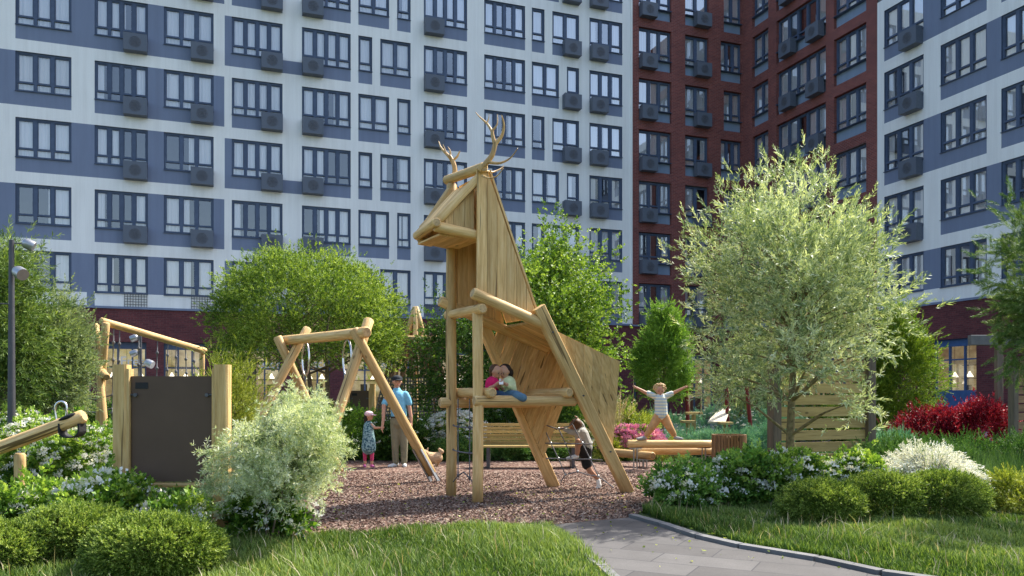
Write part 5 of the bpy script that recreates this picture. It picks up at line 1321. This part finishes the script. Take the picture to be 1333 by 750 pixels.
# the girl
D = 15.6; girl = empty('person', g0(479, D), 'small girl in a pink cap and patterned teal dress, hand in hand with the man', 'person')
hc_ = p(480.5, 542); hp_, rot = head_parts(hc_, (.95, -.3, .05), .082)
arm = [p(483, 553, -.03), p(488, 557, -.05), p(495, 557, -.02)]
blob('body', hp_+[[(p(479.5, 549), .035), (p(479, 555), .075), (p(479, 570), .085)], [(arm[0], .034), (arm[1], .027), (arm[2], .020)], [(p(476, 553), .034), (p(476, 564), .027), (p(478, 572, -.04), .020)],
     [(p(475, 578), .05), (p(475, 590), .036), (p(475, 603), .026)], [(p(484, 578), .05), (p(484, 590), .036), (p(484, 603), .026)]]+hand(arm[2], (1, 0, .1), (0, -1, 0), .10, .6)+hand(p(478, 572, -.04), (.2, -.2, -1), (0, 1, 0), .10, .5), SK, girl, .008, 2)
face_bits(hc_, rot, .082, girl)
blob('dress', [[(p(479.5, 552), .07), (p(479.5, 562), .105), (p(480, 574), .125), (p(480, 583), .14)], [(p(482, 553, -.02), .045), (p(486, 556, -.03), .042)], [(p(476, 554), .045), (p(475.5, 561), .042)]], cloth('patterned_teal_cloth', (.03, .10, .14), (.30, .45, .45), 28), girl, .011)
blob('leggings', [[(p(475.5, 583), .050), (p(475, 590), .042), (p(475, 599), .033)], [(p(484, 583), .050), (p(484, 590), .042), (p(484, 599), .033)]], cloth('pink_cloth', (.60, .06, .16)), girl, .008)
blob('shoe', [shoe(p(474.5, 605), (.3, -.9, 0), .15, .07)], M['petal_pink'], girl, .007); blob('shoe', [shoe(p(484, 605), (.5, -.8, 0), .15, .07)], M['petal_pink'], girl, .007)
hair([('e', hc_+Vector((-.03, .02, .01)), (.075, .078, .085)), [(hc_+Vector((-.055, .0, -.02)), .045), (hc_+Vector((-.06, 0, -.10)), .04), (hc_+Vector((-.05, 0, -.17)), .022)]], MH_dark, girl)
cp = hc_+Vector((-.005, 0, .045)); blob('cap', [('e', cp, (.088, .088, .06)), ('e', cp+Vector((.09, -.02, -.02)), (.065, .06, .011))], cloth('pale_pink_cap_cloth', (.80, .55, .58)), girl, .007)
# dog
D = 15.75; dog = empty('dog', g0(563, D), 'small fluffy tan dog standing behind the foot of the swing leg', 'dog')
blob('body', [[(p(569, 596), .11), (p(563, 596.5), .115), (p(556, 594.5, -.05), .10)], ('e', p(553, 590, -.10), (.075, .075, .07)), ('e', p(549.5, 592.5, -.14), (.038, .03, .026)), [(p(550, 587, -.1), .022), (p(549, 583.5, -.1), .010)], [(p(556, 586.5, -.1), .022), (p(557, 583, -.1), .010)],
     [(p(569, 600, .04), .04), (p(570.5, 603, .06), .026), (p(569.5, 606, .05), .020), (p(569, 608, .05), .022)], [(p(566, 600, -.06), .04), (p(568, 603, -.05), .026), (p(567, 606, -.06), .020), (p(566.5, 608.5, -.07), .022)],
     [(p(556, 599, -.10), .036), (p(556, 604, -.10), .022), (p(555.5, 609, -.10), .022)], [(p(559, 599, .0), .036), (p(559, 604, .0), .022), (p(558.5, 608, .0), .022)], [(p(571, 592), .03), (p(575, 588), .045), (p(572, 585), .03)]],
     plain('tan_fur', (.62, .42, .24), .9, var=.3, scale=40), dog, .010, 2)
m = MB(); 
for dx in (-1, 1): m.ell(p(550.5+dx*2.2, 589.6, -.175), (.008, .006, .008), 8, 6)
m.ell(p(548.2, 592, -.17), (.012, .012, .010), 8, 6); m.build('nose_and_eyes', [M['black']], dog)
m = MB(); c0 = p(556.5, 593.5, -.04); m.tube([c0+Vector((.02*math.cos(a)-.02, .098*math.sin(a), .096*math.cos(a))) for a in [i*math.pi/8 for i in range(17)]], .012, 5); m.build('harness', [M['dark_metal']], dog)

# two children on the platform
D = 10.75
ch = empty('person', p(645, 520), 'child in a bright pink t-shirt sitting on the tower platform and looking at a phone', 'person')
hc_ = p(646, 484, -.02); hp_, rot = head_parts(hc_, (.75, -.65, -.45), .083)
blob('body', hp_+[[(p(643, 492), .038), (p(641, 498), .075), (p(640, 513), .085)], [(p(636, 497), .034), (p(636.5, 506, -.05), .030), (p(643, 503, -.14), .024), (p(649, 498, -.18), .020)], [(p(646, 497), .032), (p(649, 504, -.08), .028), (p(652, 499, -.16), .02)],
     [(p(642, 514), .065), (p(652, 514.5, -.14), .052), (p(660, 519, -.16), .04)], [(p(641, 515, .05), .065), (p(650, 515, .02), .05), (p(658, 519, .0), .04)]]+hand(p(649, 498, -.18), (1, -.2, .4), (0, 0, 1), .085, .8)+hand(p(652, 499, -.16), (.3, -.2, .8), (1, 0, 0), .085, .8), SK, ch, .008, 2)
face_bits(hc_, rot, .083, ch)
blob('t_shirt', [[(p(642.5, 494), .05), (p(641, 499), .095), (p(640, 512), .10)], [(p(636.5, 497), .046), (p(635.5, 502, -.02), .044)], [(p(645.5, 497), .044), (p(648, 501, -.04), .040)]], cloth('bright_pink_cloth', (.72, .02, .14)), ch, .009)
blob('trousers', [[(p(640.5, 514), .098), (p(643, 515, -.03), .09)], [(p(642, 514.5, -.04), .078), (p(652, 515, -.14), .064), (p(660, 519, -.16), .052)], [(p(641, 516, .05), .075), (p(650, 515.5, .02), .062), (p(658, 519, .0), .05)]], cloth('dark_denim', (.035, .07, .13)), ch, .009)
hair([('e', hc_+Vector((-.018, .025, .026)), (.082, .080, .078)), ('e', hc_+Vector((-.05, .05, -.02)), (.04, .045, .06))], MH_brown, ch)
ch2 = empty('person', p(662, 520), 'child with dark tied hair and pale yellow top, leaning on the one in pink', 'person')
hc_ = p(656.5, 484, .02); hp_, rot = head_parts(hc_, (-.45, -.8, -.5), .085)
blob('body', hp_+[[(p(659, 492, .04), .04), (p(662, 498, .04), .08), (p(663, 513, .04), .09)], [(p(657, 497, .0), .034), (p(655, 505, -.08), .03), (p(655, 498, -.16), .022)], [(p(667, 498, .03), .034), (p(668, 507, -.05), .03), (p(659, 500, -.15), .022)],
     [(p(662, 514), .066), (p(672, 514, -.16), .054), (p(681, 518, -.18), .042)], [(p(664, 515, .06), .066), (p(672, 515, .0), .054), (p(682, 519, -.04), .042)]]+hand(p(655, 498, -.16), (-.3, -.2, .9), (-1, 0, 0), .085, .8)+hand(p(659, 500, -.15), (-.9, -.2, .5), (0, 0, 1), .085, .8), SK, ch2, .008, 2)
face_bits(hc_, rot, .085, ch2)
blob('blouse', [[(p(659.5, 494, .04), .05), (p(662, 499, .04), .10), (p(663, 512, .04), .11)], [(p(657, 497, .0), .046), (p(655.5, 504, -.06), .044), (p(655, 501, -.12), .034)], [(p(667, 498, .03), .048), (p(668, 506, -.04), .046), (p(662, 502, -.12), .034)]], cloth('pale_yellow_cloth', (.66, .70, .40)), ch2, .009)
blob('jeans', [[(p(663, 514, .03), .105), (p(664, 515, .0), .10)], [(p(662, 514.5), .08), (p(672, 515, -.16), .066), (p(681, 518, -.18), .054)], [(p(664, 516, .06), .08), (p(672, 516, .0), .066), (p(682, 519, -.04), .054)]], cloth('blue_denim', (.10, .19, .28)), ch2, .009)
hair([('e', hc_+Vector((.012, .03, .03)), (.085, .082, .080)), ('e', hc_+Vector((.075, .05, -.01)), (.05, .05, .065)), ('e', hc_+Vector((.085, .06, -.09)), (.035, .035, .06))], MH_dark, ch2)
ph = empty('phone', p(652.5, 497, -.19), 'small pale phone held by the two children on the platform', 'phone')
m = MB(); R_ = Matrix.Rotation(math.radians(-50), 3, 'X'); m.box((0, 0, 0), (.055, .008, .11), 0, R_, bev=.004); m.build('case', [M['white']], ph, Matrix.Translation(p(652.5, 497, -.19)))
m = MB(); m.box(R_ @ Vector((0, .0065, 0)), (.048, .002, .10), 0, R_); m.build('screen', [M['black']], ph, Matrix.Translation(p(652.5, 497, -.19)))

# child climbing the net
D = 11.95; cb = empty('person', g0(760, D), 'child in a grey long sleeved top and black shorts climbing the rope net', 'person')
hc_ = p(748, 554, -.02); hp_, rot = head_parts(hc_, (-.8, .55, .15), .085)
Lh = p(732, 557.5, -.05); Rh = p(752, 546, -.02)
blob('body', hp_+[[(p(752, 560), .042), (p(757, 566), .085), (p(761, 578), .095)], [(p(752, 564, -.06), .036), (p(742, 562, -.06), .030), (Lh, .022)], [(p(760, 563, .05), .036), (p(757, 553, .03), .030), (Rh, .022)],
     [(p(758, 584, -.05), .07), (p(753, 575.5, -.20), .052), (p(752, 585, -.15), .042), (p(751, 593, -.12), .030)], [(p(762, 586, .04), .072), (p(764, 604, .02), .055), (p(768, 613, .0), .044), (p(778, 623, .02), .028)]]+hand(Lh, (-1, 0, .15), (0, 0, -1), .085, .9)+hand(Rh, (-.5, 0, .9), (-1, 0, 0), .085, .9), SK2, cb, .008, 2)
face_bits(hc_, rot, .085, cb)
blob('top', [[(p(752, 561), .055), (p(757, 566), .108), (p(761, 578), .112), (p(762, 582), .108)], [(p(752, 564, -.06), .048), (p(742, 562, -.06), .040), (p(735, 559, -.05), .032)], [(p(760, 563, .05), .048), (p(757, 553, .03), .040), (p(753, 548, -.0), .032)]], cloth('grey_melange_cloth', (.42, .41, .38)), cb, .009)
blob('shorts', [[(p(761, 583), .112), (p(761, 587), .112)], [(p(758, 585, -.04), .088), (p(755.5, 580, -.13), .075)], [(p(762, 587, .04), .095), (p(764, 605, .02), .078)]], cloth('black_cloth', (.018, .018, .02)), cb, .009)
blob('shoe', [[(p(751, 594, -.12), .034), (p(745, 596, -.14), .036), (p(739, 597, -.16), .028)]], M['white'], cb, .007); blob('shoe', [[(p(779, 626, .02), .034), (p(780, 632, .0), .036), (p(777, 638.5, -.03), .028)]], M['white'], cb, .007)
hair([('e', hc_+Vector((.022, -.018, .026)), (.084, .082, .080))], MH_brown, cb)

# jumping child on the logs
D = 15.15; jk = empty('person', p(854, 573), 'curly blond child in striped shirt jumping with arms flung wide on the raised log', 'person')
hc_ = p(859, 508.5); hp_, rot = head_parts(hc_, (.0, -1, -.35), .098)
LhA = p(829, 505, -.05); RhA = p(890, 505, -.05)
blob('body', hp_+[[(p(859.5, 514), .042), (p(860, 520), .09), (p(860.5, 537), .092)], [(p(851, 516), .042), (p(840, 511), .034), (LhA, .024)], [(p(868, 516), .042), (p(878, 511), .034), (RhA, .024)],
     [(p(856, 543), .075), (p(848, 557, -.04), .055), (p(840.5, 569, .0), .034)], [(p(865, 543), .075), (p(872, 557, -.04), .055), (p(878.5, 568, .0), .034)]]+hand(LhA, (-1, 0, .55), (0, -1, 0), .10, .2)+hand(RhA, (1, 0, .35), (0, -1, 0), .10, .2), SK, jk, .009, 2)
face_bits(hc_, rot, .098, jk)
blob('shirt', [[(p(859.5, 515), .065), (p(860, 521), .118), (p(860.5, 532), .118), (p(860.5, 540), .125)], [(p(852, 516), .060), (p(844, 512), .052)], [(p(867, 516), .060), (p(874, 512.5), .052)]], cloth('striped_pale_cloth', (.42, .55, .64), (.74, .74, .60), stripes=5.5), jk, .011)
blob('trousers', [[(p(858, 542), .105), (p(863, 542), .105)], [(p(856, 544), .095), (p(848, 557, -.04), .072), (p(842, 566, .0), .054)], [(p(865, 544), .095), (p(872, 557, -.04), .072), (p(877, 565, .0), .054)]], cloth('tan_cloth', (.58, .33, .15)), jk, .011)
blob('shoe', [[(p(840, 570), .036), (p(834, 571, -.05), .034), (p(830, 571.5, -.08), .026)]], cloth('grey_shoe', (.35, .35, .34)), jk, .008); blob('shoe', [[(p(879, 570), .036), (p(884, 571, -.05), .034), (p(888, 571.5, -.08), .026)]], bpy.data.materials['grey_shoe'], jk, .008)
rr = random.Random(8); prt = [('e', hc_+Vector((0, .02, .035)), (.10, .095, .085))]
for i in range(70):
    u = Vector((rr.gauss(0, 1), rr.gauss(0, 1), rr.gauss(0, 1))).normalized()
    if u.z < -.25 or (u.y < -.55 and u.z < .25): continue
    prt.append(('e', hc_+Vector((0, .015, .035))+Vector((u.x*.105, u.y*.098, u.z*.09)), (.026, .026, .026)))
hair(prt, MH_blond, jk, .008)
